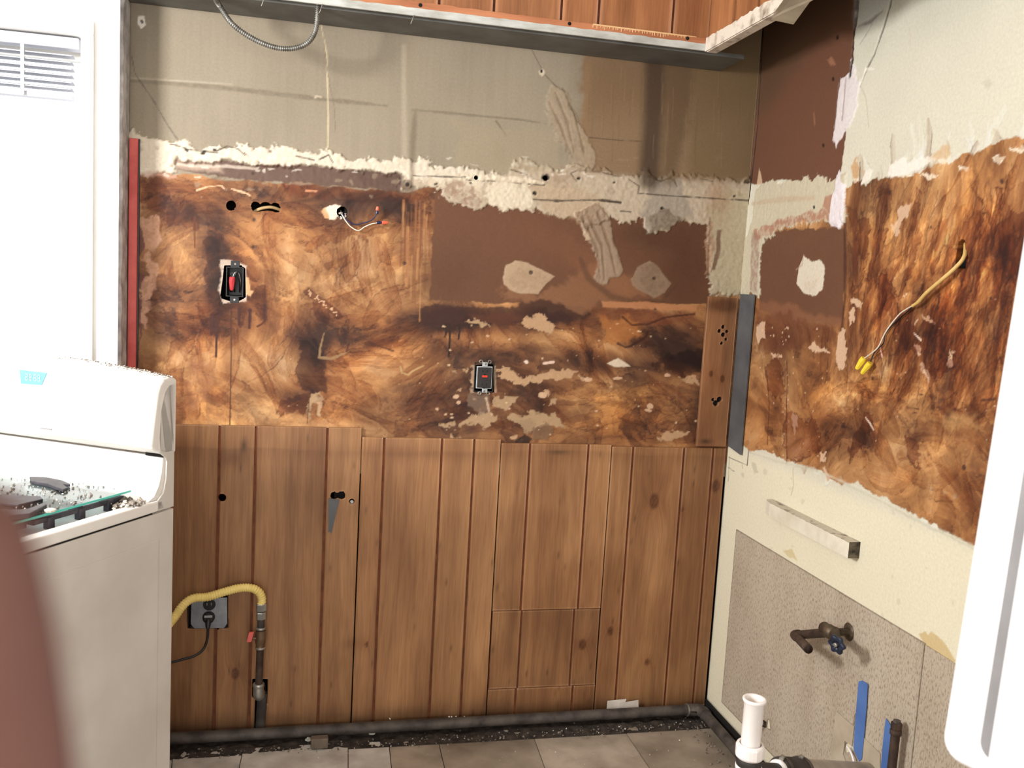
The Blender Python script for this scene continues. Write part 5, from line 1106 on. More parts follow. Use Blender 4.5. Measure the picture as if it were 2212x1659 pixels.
# blue tape strips
def tape(pts, lab):
    P_ = xpoly(pts, -.0068); o = tag(MB().prism(P_, (-.0006, 0, 0)).build('blue_tape', M['blue_tape']), lab, 'tape', 'strips of blue tape'); return o
tape([(1855, 1472), (1863, 1470), (1868, 1473), (1875, 1478), (1872, 1530), (1866, 1600), (1862, 1640), (1856, 1645), (1845, 1622), (1844, 1615), (1849, 1540)], 'longer strip of blue painter\'s tape hanging past the drain hole')
tape([(1914, 1551), (1920, 1560), (1929, 1575), (1929, 1600), (1926, 1700), (1900, 1700), (1906, 1620), (1910, 1580)], 'shorter blue tape strip, half behind the capped black pipe')
# capped vertical pipe
tp = on_x(1939, 1557, -.030); bt = on_x(1925, 1659, -.030); yv = (tp.y+bt.y)/2
vp = thing('capped_pipe', (-.030, yv, 0), 'rusty dark vertical pipe with hex cap beside the shorter tape', 'pipe')
MB().cyl((-.030, yv, .0), (-.030, yv, tp.z-.016), .0098, 16).build('riser', M['rust_iron'], vp)
b = MB(); b.lathe((-.030, yv, tp.z-.034), (0, 0, 1), [(0, .0105), (.002, .0125), (.012, .0125), (.013, .0105)], 16); b.lathe((-.030, yv, tp.z-.018), (0, 0, 1), [(0, .0118), (.012, .0118), (.013, .010)], 8); b.build('coupling', M['rust_iron'], vp)
MB().lathe((-.030, yv, tp.z-.006), (0, 0, 1), [(0, .0085), (.006, .0085), (.007, .006)], 6).build('hex_plug', M['black_iron'], vp)

# white drain tube, slip nut, coupling and the drain run to the wall
D0 = 1.66
t0 = at_d(1633, 1506, D0); tb = at_d(1619, 1600, D0); ax_x, ax_y = (t0.x+tb.x)/2, (t0.y+tb.y)/2
zt_, zn = t0.z, at_d(1622, 1628, D0).z
dt = thing('drain_tube', (ax_x, ax_y, zn-.2), 'white plastic drain tube with open flanged top standing in front of the linoleum', 'drain pipe')
b = MB(); R0 = .0182; b.lathe((ax_x, ax_y, 0), (0, 0, 1), [(zn-.02, R0), (zt_-.009, R0), (zt_-.007, R0+.002), (zt_-.004, R0+.0035), (zt_-.001, R0+.0035), (zt_, R0+.0022), (zt_-.0006, R0-.002), (zt_-.003, R0-.0035), (zt_-.012, R0-.004), (zt_-.05, R0-.0045), (zt_-.0501, .0)], 32); b.build('tube', M['pvc'], dt)
MB().lathe((ax_x, ax_y, 0), (0, 0, 1), [(zt_-.016, R0-.0041), (zt_-.0165, R0-.0075), (zt_-.020, R0-.0080), (zt_-.022, .0)], 24).build('inside', M['pvc_in'], dt)
b = MB(); k_ = 24; pr = [(0, .024), (.004, .0265), (.022, .0265), (.026, .0245), (.027, R0+.002), (.018, R0+.001)]; vs_ = []
for d_, r_ in pr:
    for i in range(k_): t = 2*math.pi*i/k_; r2 = r_*(1+(.035 if i % 6 == 0 else 0)*(1 if .002 < d_ < .025 else 0)); vs_.append((ax_x+r2*math.cos(t), ax_y+r2*math.sin(t), zn-.010+d_))
b.add(vs_, [(j*k_+i, j*k_+(i+1) % k_, (j+1)*k_+(i+1) % k_, (j+1)*k_+i) for j in range(5) for i in range(k_)]); b.build('slip_nut', M['pvc'], dt)
MB().lathe((ax_x, ax_y, zn-.026), (0, 0, 1), [(0, .0225), (.001, .0235), (.016, .0235), (.017, .021)], 24).build('rubber_collar', M['rubber'], dt)
MB().lathe((ax_x, ax_y, zn-.16), (0, 0, 1), [(0, .020), (.115, .0205), (.128, .0245), (.134, .0245), (.1345, .02)], 24).build('lower_tube', M['pvc'], dt)
hz = at_d(1700, 1652, D0+.03).z-.004; wy = on_x(1880, 1672).y
A_ = Vector((ax_x+.018, ax_y, hz)); Bp = Vector((-.002, wy, .285)); dd = (Bp-A_).normalized(); Lr = (Bp-A_).length
dr_ = thing('drain_coupling', tuple(A_), 'black rubber drain coupling with steel clamps leading to the wall pipe', 'pipe coupling')
MB().lathe(A_, dd, [(0, .013), (.12, .013)], 20).build('black_stub', M['rubber'], dr_)
MB().lathe(A_+dd*.085, dd, [(0, .0185), (.002, .020), (.008, .020), (.010, .0185)], 24).build('white_ring', M['pvc'], dr_)
b = MB(); b.lathe(A_+dd*.095, dd, [(0, .0225), (.004, .024), (.020, .024), (.024, .0258), (.080, .0258), (.084, .027), (.110, .027), (.113, .024)], 28); b.build('rubber_sleeve', M['rubber'], dr_)
for o_, r_ in ((.101, .0246), (.190, .0276)):
    _k = MB().lathe(A_+dd*o_, dd, [(0, r_), (.0005, r_+.0012), (.0105, r_+.0012), (.011, r_)], 28); cbn = _k.build('clamp_band', M['clamp'], dr_)
    up = Vector((0, 0, 1)); MB().lathe(A_+dd*(o_+.005)+up*(r_+.002)+Vector((-.006, -.006, 0)), (1, 1, 0), [(0, .0045), (.012, .0045)], 10).build('clamp_screw', M['galv'], cbn)
wp = thing('wall_drain_pipe', tuple(A_+dd*.21), 'beige-grey drain pipe running from the rubber coupling into the wall', 'pipe')
MB().lathe(A_+dd*.209, dd, [(0, .0235), (max(.02, Lr-.209), .0235)], 28).build('pipe', M['grey_pipe'], wp)
q = on_x(1838, 1628, -.008); rg = thing('plastic_ring', (0, q.y, q.z), 'curved white plastic ring fragment under the end of the longer tape', 'ring')
b = MB(); b.tube([(-.012-.004*math.sin(t), q.y+.012-.040*math.sin(t), q.z+.012-.030*(1-math.cos(t))) for t in [i*.12 for i in range(0, 12)]], .0028, 8); b.build('arc', M['pvc'], rg)

# yellow cable out of the right wall
yc = thing('yellow_cable', (0, on_x(2080, 560).y, on_x(2080, 560).z), 'yellow sheathed cable hanging from the slot in the right wall, two yellow wire nuts', 'cable')
def rx(x, y, o=-.012): return on_x(x, y, o)
pth = [on_x(2084, 512, .04), on_x(2086, 530, .012), rx(2082, 556, -.008), rx(2062, 580, -.016), rx(2030, 608, -.02), rx(2002, 632, -.02), rx(1984, 652, -.018), rx(1971, 661, -.016)]
MB().tube(smooth_path(pth, 8), [.0042]*50+[.0036]*7, 10).build('sheath', M['yellow_cable'], yc)
MB().tube(smooth_path([rx(1974, 659, -.016), rx(1958, 668, -.014), rx(1940, 682, -.016), rx(1914, 716, -.02), rx(1898, 748, -.022), rx(1884, 762, -.02), rx(1866, 775, -.02)], 8), .0016, 8).build('white_wire', M['white_wire'], yc)
MB().tube(smooth_path([rx(1972, 662, -.013), rx(1950, 682, -.006), rx(1930, 700, -.005), rx(1912, 722, -.006), rx(1908, 742, -.006), rx(1890, 760, -.008), rx(1878, 786, -.014)], 8), .0015, 8).build('black_wire', M['black_wire'], yc)
def nut(a, b_, r, m_, par, name='wire_nut'):
    a, b_ = Vector(a), Vector(b_); d_ = b_-a; L_ = d_.length; k_ = 12; ax_ = d_.normalized(); s1 = ax_.cross(Vector((.3, .2, 1))).normalized(); s2 = ax_.cross(s1); vs_ = []
    for t_, s_ in ((0, .80), (.04, 1.0), (.3, 1.02), (.7, .84), (.94, .70), (1, .55)):
        for i in range(24):
            w_ = 2*math.pi*i/24; q_ = r*s_*(1+(.07 if i % 4 < 2 and .1 < t_ < .95 else 0)); vs_.append(a+ax_*L_*t_+(s1*math.cos(w_)+s2*math.sin(w_))*q_)
    return MB().add(vs_, [(j*24+i, j*24+(i+1) % 24, (j+1)*24+(i+1) % 24, (j+1)*24+i) for j in range(5) for i in range(24)]+[tuple(range(24))[::-1], tuple(range(120, 144))], False).build(name, m_, par)
nut(rx(1867, 773, -.02), rx(1851, 797, -.024), .0075, M['yellow_nut'], yc); nut(rx(1880, 784, -.016), rx(1862, 807, -.020), .0070, M['yellow_nut'], yc)
q = rx(1903, 752, -.004); e = rx(1907, 770, -.004); MB().cyl(q, e, .0007, 6).build('copper_strand', M['orange_nut'], yc)
b = MB(); q = on_x(2074, 548); 
for (ya, yb_, z_a, z_b) in ((q.y+.020, q.y+.014, q.z-.06, q.z+.06),): b.box2((.0, ya, z_a), (.06, yb_, z_b))
eb = thing('cable_box', (.02, q.y, q.z), 'grey metal box edge seen inside the slot in the right wall', 'electrical box'); b.build('side_wall', M['cover'], eb); MB().box2((.058, q.y-.03, q.z-.06), (.062, q.y+.014, q.z+.06)).build('back_plate', M['black_plastic'], eb)

# ================================================================ back wall fittings
def by(x, y, o=0.0): return on_y(x, y, o)
# open black box with a red wire nut
c = by(507, 608); eb = thing('electrical_box', tuple(c), 'open black electrical box in the stained wall holding a red wire nut', 'electrical box')
x0, x1, z1, z0 = by(491, 600).x, by(524, 600).x, by(507, 579).z, by(507, 639).z
b = MB(); t = .003
b.box2((x0-t, -.002, z0-t), (x0, .06, z1+t)); b.box2((x1, -.002, z0-t), (x1+t, .06, z1+t)); b.box2((x0, -.002, z0-t), (x1, .06, z0)); b.box2((x0, -.002, z1), (x1, .06, z1+t)); b.box2((x0, .058, z0), (x1, .060, z1)); b.build('box_shell', M['black_plastic'], eb, .0006)
for zz in (z1+.011, z0-.011):
    MB().box2(((x0+x1)/2-.012, -.001, zz-.009), ((x0+x1)/2+.012, .004, zz+.009)).build('mounting_ear', M['black_plastic'], eb, .001)
    MB().lathe(((x0+x1)/2, -.0015, zz), (0, -1, 0), [(0, .0032), (.001, .0028)], 10).build('screw', M['galv'], eb)
for k in range(4):
    dx = .004*(k-1.5); MB().tube(smooth_path([(c.x+dx-.008, .035, c.z-.03), (c.x+dx-.010, .012, c.z-.006), (c.x-.004+dx, .006, c.z+.022), (c.x+.008+dx*.5, .010, c.z+.024), (c.x+.014+dx*.4, .018, c.z-.004), (c.x+.01, .04, c.z-.03)], 8), .0016, 7).build('wire', M['black_wire'] if k != 2 else M['galv'], eb)
n_ = nut(by(502, 598, .004), by(500, 627, .012), .0080, M['red_nut'], eb); n_['label'] = 'red wire nut'
# cable seen through the triple hole
cb = thing('hidden_cable', tuple(by(573, 452)), 'tan cable visible inside the three-lobed hole', 'cable')
MB().tube(smooth_path([by(530, 470, .04), by(548, 458, .022), by(566, 450, .016), by(588, 448, .018), by(612, 456, .03)], 8), .0046, 10).build('sheath', M['cream_cable'], cb)
# capped fan wires
fw = thing('capped_wires', tuple(by(739, 460)), 'thin white and black wires with orange-red caps poking from a round hole', 'wires')
MB().tube(smooth_path([by(736, 455, .03), by(738, 462, .002), by(746, 476, -.010), by(758, 490, -.014), by(774, 498, -.016), by(788, 490, -.016), by(802, 484, -.018), by(818, 481, -.018)], 8), .0016, 8).build('white_wire', M['white_wire'], fw)
MB().tube(smooth_path([by(742, 455, .03), by(742, 464, .002), by(752, 478, -.008), by(768, 485, -.010), by(784, 482, -.010), by(800, 477, -.014), by(810, 468, -.016), by(814, 460, -.018)], 8), .0016, 8).build('dark_wire', M['navy'], fw)
for a_, m_, e_ in ((by(814, 463, -.018), by(815, 455, -.019), by(816, 446, -.020)), (by(814, 481, -.018), by(825, 481, -.018), by(838, 481, -.018))):
    nut(a_, m_, .0042, M['navy'], fw, 'cap_collar'); nut(m_, e_, .0048, M['orange_nut'], fw, 'cap')
b = MB(); q = by(738, 466, .004)
for i in range(14): crumb(b, (q.x+random.uniform(-.014, .012), -.002+random.uniform(-.004, .004), q.z+random.uniform(-.010, .006)), random.uniform(.003, .006))
tag(b.build('plaster_shards', M['rubble_white']), 'broken white plaster bits in the round wire hole', 'plaster bits', kind='stuff')
# GFCI outlet
g = thing('receptacle', tuple(by(1047, 817)), 'dark safety outlet with red button and bare metal strap in the stained wall', 'outlet')
x0, x1, z1, z0 = by(1032, 815, -.012).x, by(1062, 815, -.012).x, by(1047, 794, -.012).z, by(1047, 838, -.012).z; xc = (x0+x1)/2; zc = (z0+z1)/2
bx_ = MB(); X0, X1, Z0, Z1 = xc-.030, xc+.030, zc-.044, zc+.044
bx_.box2((X0, -.001, Z0), (X0+.003, .05, Z1)); bx_.box2((X1-.003, -.001, Z0), (X1, .05, Z1)); bx_.box2((X0, -.001, Z0), (X1, .05, Z0+.003)); bx_.box2((X0, -.001, Z1-.003), (X1, .05, Z1)); bx_.build('box', M['black_plastic'], g, .0006)
gb = MB().box2((x0, -.012, z0), (x1, .02, z1)).build('body', M['dark_brown_plastic'], g, .002)
MB().box2((x0-.003, -.004, z0-.003), (x1+.003, -.001, z1+.003)).build('strap_plate', M['zinc'], g, .0006)
for s_ in (1, -1):
    ze = z1 if s_ > 0 else z0
    MB().box2((xc-.008+.003*(s_ < 0), -.006, ze+s_*.001), (xc+.009+.003*(s_ < 0), -.003, ze+s_*.016)).build('strap_ear', M['zinc'], g, .0015)
    for dx in (-.012, .014): MB().tube([(xc+dx+.0045*math.cos(a_), -.005, ze+s_*.017+.0045*math.sin(a_)) for a_ in [i*.4488 for i in range(15)]], .0013, 6).build('plaster_ear', M['galv'], g)
    MB().lathe((xc+.002, -.006, ze+s_*.010), (0, -1, 0), [(0, .0035), (.0015, .0032), (.002, .002)], 12).build('screw', M['galv'], g)
    zf = zc+s_*.020
    for dx in (-.0065, .0065): MB().box2((xc+dx-.0010, -.0126, zf-.0035), (xc+dx+.0010, -.0119, zf+.0035)).build('slot', M['cavity'], gb)
    MB().lathe((xc, -.0118, zf-.0105), (0, -1, 0), [(0, .0024), (.0008, .0024)], 10).build('ground_hole', M['cavity'], gb)
rb = MB().box2((xc-.008, -.0145, zc+.0012), (xc+.008, -.0118, zc+.0072)).build('reset_button', M['red_button'], gb, .0008); rb['label'] = 'red reset button'
MB().box2((xc-.008, -.0140, zc-.0068), (xc+.008, -.0118, zc-.0010)).build('test_button', M['dark_brown_plastic'], gb, .0008)

# lower outlet behind the stove, plug and cord
lo = thing('receptacle', tuple(by(450, 1325)), 'grey metal-covered outlet low in the paneling behind the yellow hose', 'outlet')
def yb(x, y, o=-.012): return on_y(x, y, o)
pts = [yb(414, 1294), yb(491, 1290), yb(491, 1346), yb(484, 1356), yb(420, 1357), yb(412, 1347)]
MB().prism([(p_.x, -.012, p_.z) for p_ in pts], (0, -.003, 0)).build('cover', M['cover'], lo, .001)
b = MB(); xa, xb = yb(405, 1300).x, yb(493, 1300).x; za, zb2 = yb(450, 1358).z, yb(450, 1286).z
b.box2((xa, -.002, za), (xa+.003, .05, zb2)); b.box2((xb-.003, -.002, za), (xb, .05, zb2)); b.box2((xa, -.002, za), (xb, .05, za+.003)); b.box2((xa, -.002, zb2-.003), (xb, .05, zb2)); b.box2((xa, .048, za), (xb, .05, zb2)); b.build('box', M['black_plastic'], lo)
for x, y in ((416, 1353), (486, 1352)): q = yb(x, y, -.010); MB().lathe((q.x, -.008, q.z), (0, -1, 0), [(0, .006), (.004, .006), (.005, .003)], 10).build('corner_screw', M['black_plastic'], lo)
qo = yb(452, 1306, -.016); qp = yb(451, 1333, -.016)
for q in (qo, qp):
    MB().lathe((q.x, -.0145, q.z), (0, -1, 0), [(0, .0175), (.0025, .0172), (.003, .016)], 24).build('outlet_face', M['black_plastic'], lo)
for dx in (-.006, .006): MB().box2((qo.x+dx-.0012, -.0182, qo.z-.002), (qo.x+dx+.0012, -.0172, qo.z+.006)).build('slot', M['cover'], lo)
q = yb(451, 1321, -.016); MB().lathe((q.x, -.0145, q.z), (0, -1, 0), [(0, .0028), (.0012, .002)], 10).build('centre_screw', M['galv'], lo)
pg = thing('power_cord', (qp.x, -.018, qp.z), 'black plug with white print and cord trailing left behind the stove', 'power cord')
MB().lathe((qp.x, -.0178, qp.z), (0, -1, 0), [(0, .0165), (.006, .0165), (.012, .0145), (.013, .010)], 24).build('plug', M['black_plastic'], pg)
MB().box2((qp.x-.011, -.0314, qp.z+.004), (qp.x+.011, -.0306, qp.z+.0105)).build('label_band', M['gasket'], pg, .0003)
MB().lathe((qp.x, -.027, qp.z-.004), (0, -.5, -1), [(0, .008), (.014, .0075), (.024, .005)], 14).build('strain_relief', M['black_plastic'], pg)
MB().tube(smooth_path([(qp.x, -.034, qp.z-.018), by(449, 1362, -.036), by(447, 1384, -.036), by(438, 1404, -.04), by(420, 1417, -.05), by(400, 1423, -.06), by(370, 1431, -.075), by(330, 1440, -.10)], 8), [.0035]*57, 8).build('cord', M['black_wire'], pg)

# gas line
gx0 = on_y(562, 1400, -.048).x
gp = thing('gas_pipe', (gx0, -.048, .0), 'vertical gas pipe with ball valve and red lever in front of the paneling', 'gas pipe')
YG = -.046
def gz(y_): return on_y(561, y_, YG).z
def gcx(y_): return gx0
MB().lathe((gx0, YG, gz(1338)), (0, 0, 1), [(0, .0105), (.002, .0135), (gz(1322)-gz(1338)-.002, .0135), (gz(1322)-gz(1338), .0115)], 6).build('hex_nut', M['zinc'], gp)
MB().lathe((gx0, YG, gz(1320)), (0, 0, 1), [(0, .0115), (.003, .0150), (gz(1303)-gz(1320)-.003, .0150), (gz(1303)-gz(1320), .0125)], 6).build('flare_nut', M['zinc'], gp)
MB().cyl((gx0, YG, gz(1356)), (gx0, YG, gz(1336)), .0105, 18).build('nipple', M['black_iron'], gp)
h_ = gz(1354)-gz(1402)
MB().lathe((gx0, YG, gz(1402)), (0, 0, 1), [(0, .0115), (.001, .0128), (.009, .0128), (.012, .0118), (.02, .0145), (h_-.022, .0150), (h_-.014, .0135), (h_-.010, .0135)], 20).build('ball_valve', M['dull_brass'], gp)
for z_ in (gz(1402), gz(1360)): MB().lathe((gx0, YG, z_), (0, 0, 1), [(0, .0122), (.0015, .0138), (.006, .0138), (.0075, .0122)], 20).build('valve_collar', M['galv'], gp)
q = on_y(540, 1377, -.055); MB().cyl((gx0-.010, YG-.004, gz(1377)), (q.x+.008, -.052, gz(1377)), .0045, 10).build('stem', M['dull_brass'], gp)
lv = MB().prism([(q.x-.009, -.058, q.z-.013), (q.x+.004, -.058, q.z-.013), (q.x+.011, -.052, q.z+.014), (q.x-.003, -.056, q.z+.015)], (0, .008, 0)).build('lever', M['red'], gp, .001); lv['label'] = 'small red lever handle'
MB().cyl((gx0-.001, YG, gz(1480)), (gx0, YG, gz(1400)), .0105, 18).build('riser', M['rust_iron'], gp)
ze = gz(1490); b = MB()
b.lathe((gx0-.002, YG, ze+.008), (0, 0, 1), [(0, .0145), (.002, .0165), (.010, .0165), (.012, .0148)], 20)
b.tube(smooth_path([(gx0-.002, YG, ze+.010), (gx0-.002, YG, ze-.006), (gx0-.001, YG+.004, ze-.018), (gx0, YG+.016, ze-.024), (gx0+.001, YG+.030, ze-.024)], 6), .0152, 18); b.build('elbow', M['galv'], gp)
MB().tube([(gx0+.004, -.016, ze-.026), (gx0+.004, .05, ze-.028)], .0125, 14).build('pipe_into_wall', M['rust_iron'], gp)
MB().cyl((gx0+.008, -.002, ze-.030), (gx0+.004, -.002, .03), .0150, 18).build('lower_pipe', M['black_iron'], gp)
hs = thing('gas_hose', (gx0, YG, gz(1300)), 'yellow corrugated gas hose arching from the pipe to behind the stove', 'hose')
hp = [(gx0, YG, gz(1304)), (gx0+.001, YG, gz(1294)), on_y(560, 1280, -.050), on_y(545, 1271, -.054), on_y(520, 1270, -.058), on_y(490, 1277, -.064), on_y(450, 1289, -.07), on_y(425, 1291, -.076), on_y(408, 1297, -.084), on_y(392, 1312, -.095), on_y(378, 1332, -.11), on_y(350, 1362, -.16), on_y(310, 1380, -.24)]
ribbed(hp, .0105, .0022, .0066, 14, 4).build('corrugated_hose', M['yellow_hose'], hs)

# ================================================================ stove (its own axes: +x right side, +y its back)
RZ = math.radians(-31); SL = (-1.598, -.529, 0)
def on_stove(name, label, cat, group=None): return thing(name, SL, label, cat, group, RZ)
st = on_stove('stove', 'white gas stove pulled out askew before the bright window', 'stove')
WS = .76
def xprism(prof, x0, x1, crown=0, n=24, taper=0):
    """profile in (y,z) swept along the stove's width; crown lifts the middle"""
    v = []; k = len(prof); zb = min(p[1] for p in prof); zt_ = max(p[1] for p in prof)
    for i in range(n+1):
        t = i/n; c_ = 1-(2*t-1)**2; ed = min(t, 1-t)*n
        for (y, z) in prof: v.append((x0+(x1-x0)*t, y*(1), z+crown*c_*max(0, (z-zb)/(zt_-zb+1e-9))))
    f = [(i*k+j, i*k+(j+1) % k, (i+1)*k+(j+1) % k, (i+1)*k+j) for i in range(n) for j in range(k)]
    return MB().add(v, f+[tuple(range(k))[::-1], tuple(range(n*k, n*k+k))])
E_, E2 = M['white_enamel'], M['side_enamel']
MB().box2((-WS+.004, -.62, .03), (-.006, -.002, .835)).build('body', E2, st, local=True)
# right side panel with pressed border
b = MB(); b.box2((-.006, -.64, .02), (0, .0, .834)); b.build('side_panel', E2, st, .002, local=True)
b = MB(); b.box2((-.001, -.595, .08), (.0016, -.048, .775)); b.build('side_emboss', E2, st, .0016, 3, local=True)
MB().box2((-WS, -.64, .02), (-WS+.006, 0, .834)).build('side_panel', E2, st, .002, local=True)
MB().box2((-.007, -.62, .8345), (-.002, -.066, .8375)).build('side_gap', M['cavity'], st, local=True)
# upper side cheek that carries the backguard
pf = [(.0, .838), (.0, 1.117), (-.020, 1.114), (-.034, 1.100), (-.046, 1.06), (-.050, 1.0), (-.046, .968), (-.030, .955), (-.024, .945), (-.026, .905), (-.034, .876), (-.056, .858), (-.064, .838)]
for x_ in (-.006, -WS): MB().prism([(x_+.0, y, z) for y, z in pf], (.006, 0, 0)).build('end_cheek', E2, st, .0012, local=True)
# cooktop: rim, recessed well
b = MB(); r_ = .022
b.box2((-.026, -.655, .838), (.002, -.05, .862)); b.box2((-WS-.002, -.655, .838), (-WS+.026, -.05, .862)); b.box2((-WS, -.655, .838), (0, -.615, .862)); b.box2((-WS, -.075, .838), (0, -.03, .862)); b.box2((-WS, -.65, .838), (0, -.03, .8525))
b.build('cooktop', E_, st, .004, 3, local=True)
xprism([(-.030, .955), (-.034, .92), (-.042, .893), (-.056, .872), (-.078, .862), (-.078, .850), (-.012, .850), (-.012, .955)], -WS+.006, -.006, 0).build('riser', E_, st, .001, local=True, smooth=False)
bgp = [(.006, 1.126), (-.020, 1.131), (-.038, 1.128), (-.050, 1.116), (-.057, 1.099), (-.065, 1.05), (-.073, 1.0), (-.074, .988), (-.070, .979), (-.058, .972), (-.030, .960), (.006, .960)]
xprism(bgp, -WS, 0, .022, 40).build('backguard', E_, st, .006, 4, local=True)
b = MB(); b.box2((-.05, -.034, .9545), (-.004, -.008, .9615)); b.build('shadow_gap', M['cavity'], st, local=True)
# clock window on the backguard
c_ = [(-.382, 1.119), (-.303, 1.118), (-.314, 1.090), (-.374, 1.088)]
def yf_(z, x): t = 1-(2*(x+WS)/WS-1)**2; zz = z-.022*t*max(0, (z-.96)/.17); return float(np.interp(zz, [.988, 1.0, 1.05, 1.099, 1.116], [-.074, -.073, -.065, -.057, -.050]))
ckd = MB().prism([(x, yf_(z, x)-.0012, z) for x, z in c_], (0, .003, 0)).build('clock_display', M['display'], st, local=True)
M['digit'] = mat('clock_digit', (206, 238, 240), (196, 228, 232), 6, .3, bmp=0)
b = MB()
for i, x in enumerate((-.358, -.347, -.333, -.322)):
    z = 1.1045; y = yf_(z, x)-.0026
    for dx, dz, w_, h_ in ((-.003, .0035, .001, .005), (.003, .0035, .001, .005), (-.003, -.0035, .001, .005), (.003, -.0035, .001, .005), (0, .007, .005, .001), (0, 0, .005, .001), (0, -.007, .005, .001))[(0 if i else 1):]:
        b.box((x+dx, y, z+dz), (w_, .0006, h_))
b.build('digits', M['digit'], ckd, local=True)
MB().box2((-.305, -.077, .994), (-.272, -.0745, .996)).build('maker_line', M['gasket'], st, local=True)
# oven front, door and handle (turned away, still built)
odr = MB().box2((-WS+.01, -.668, .22), (-.01, -.62, .80)).build('oven_door', E_, st, .006, 3, local=True)
MB().box2((-WS+.01, -.664, .05), (-.01, -.62, .20)).build('drawer', E_, st, .006, 3, local=True)
b = MB(); b.cyl((-WS+.08, -.705, .765), (-.08, -.705, .765), .011, 14); b.cyl((-WS+.09, -.66, .765), (-WS+.09, -.705, .765), .009, 10); b.cyl((-.09, -.66, .765), (-.09, -.705, .765), .009, 10); b.build('handle', E_, odr, local=True)
for x in (-.66, -.53, -.38, -.23, -.10): MB().lathe((x, -.655, .826), (0, -1, 0), [(0, .020), (.018, .018), (.02, .012)], 16).build('knob', M['black_plastic'], st, local=True)
# grates
def grate(x0, x1, y0, y1, z, name='burner_grate'):
    b = MB(); w_ = .008
    b.box2((x0, y0, z-.010), (x0+w_, y1, z)); b.box2((x1-w_, y0, z-.010), (x1, y1, z)); b.box2((x0, y0, z-.010), (x1, y0+w_, z)); b.box2((x0, y1-w_, z-.010), (x1, y1, z))
    xm, ym = (x0+x1)/2, (y0+y1)/2
    for s_ in (-1, 1):
        b.box((xm+s_*(x1-x0)*.32, ym, z-.003), ((x1-x0)*.36, w_, .012)); b.box((xm, ym+s_*(y1-y0)*.32, z-.003), (w_, (y1-y0)*.36, .012))
    for px_ in (x0+w_/2, x1-w_/2):
        for py__ in (y0+.04, ym, y1-.04): b.box((px_, py__, z-.013), (.014, .016, .024))
    return b.build(name, M['cast_iron'], st, .0015, local=True)
grate(-.30, -.048, -.335, -.100, .8775); grate(-.30, -.048, -.600, -.350, .8775); grate(-.72, -.46, -.335, -.100, .8775); grate(-.72, -.46, -.600, -.350, .8775)
for x, y in ((-.174, -.218), (-.174, -.475), (-.59, -.218), (-.59, -.475)):
    MB().lathe((x, y, .852), (0, 0, 1), [(0, .045), (.006, .044), (.009, .034), (.014, .033), (.016, .028)], 24).build('burner', M['cast_iron'], st, local=True)
# glass sheet laid over the grates, broken iron on top, debris
gs_ = on_stove('glass_sheet', 'clear glass sheet with green-blue cut edge lying over the burner grates', 'glass')
GZ = .8815
MB().box2((-.56, -.47, GZ), (-.0465, -.082, GZ+.0045)).build('pane', M['green_glass'], gs_, local=True)
b = MB(); b.box2((-.0463, -.47, GZ), (-.0455, -.082, GZ+.0045)); b.build('cut_edge', M['glass_edge'], gs_, local=True)
fg = on_stove('iron_fork', 'dark forked iron fragment lying on the glass near the backguard', 'iron piece')
def topc(px, py, z):
    q = on_z(px, py, z); d = Vector((q.x-SL[0], q.y-SL[1], 0)); c, s = math.cos(RZ), math.sin(RZ); return (c*d.x+s*d.y, -s*d.x+c*d.y)
GT = GZ+.005
q = [topc(x, y, GT) for x, y in ((64, 1036), (100, 1037), (135, 1044), (152, 1052), (134, 1051), (147, 1060), (136, 1064), (104, 1052), (70, 1046))]
MB().prism([(x, y, GT) for x, y in q], (0, 0, .007)).build('fork', M['cast_iron'], fg, .0015, local=True)
for k, (pp, lab, hgt) in enumerate((([(-20, 1072), (88, 1078), (93, 1084), (40, 1096), (-20, 1090)], 'upper of two flat dark iron bars at the left end of the glass', .006), ([(10, 1112), (60, 1110), (98, 1094), (101, 1100), (64, 1120), (20, 1124)], 'lower dark iron bar at the left end of the glass, next to the fingertip', .010))):
    t_ = on_stove('iron_bar', lab, 'iron piece', 'dark iron bars on the glass'); q = [topc(x, y, GT) for x, y in pp]
    MB().prism([(x, y, GT) for x, y in q], (0, 0, hgt)).build('bar', M['cast_iron'], t_, .0015, local=True)
pc = on_stove('plaster_piece', 'cream round plaster piece on the glass beside the lower iron bar', 'plaster piece')
x, y = topc(108, 1105, GT); b = MB(); b.lathe((x, y, GT), (0, 0, 1), [(0, .010), (.004, .011), (.006, .006)], 9); b.build('piece', M['rubble_white'], pc, local=True)
x, y = topc(316, 1070, .865); pc = on_stove('wood_splinter', 'pale yellow splinter at the back right corner of the cooktop', 'splinter')
MB().box2((x-.018, y-.004, .8535), (x+.018, y+.004, .862)).build('splinter', M['cream_paint'], pc, .001, local=True)
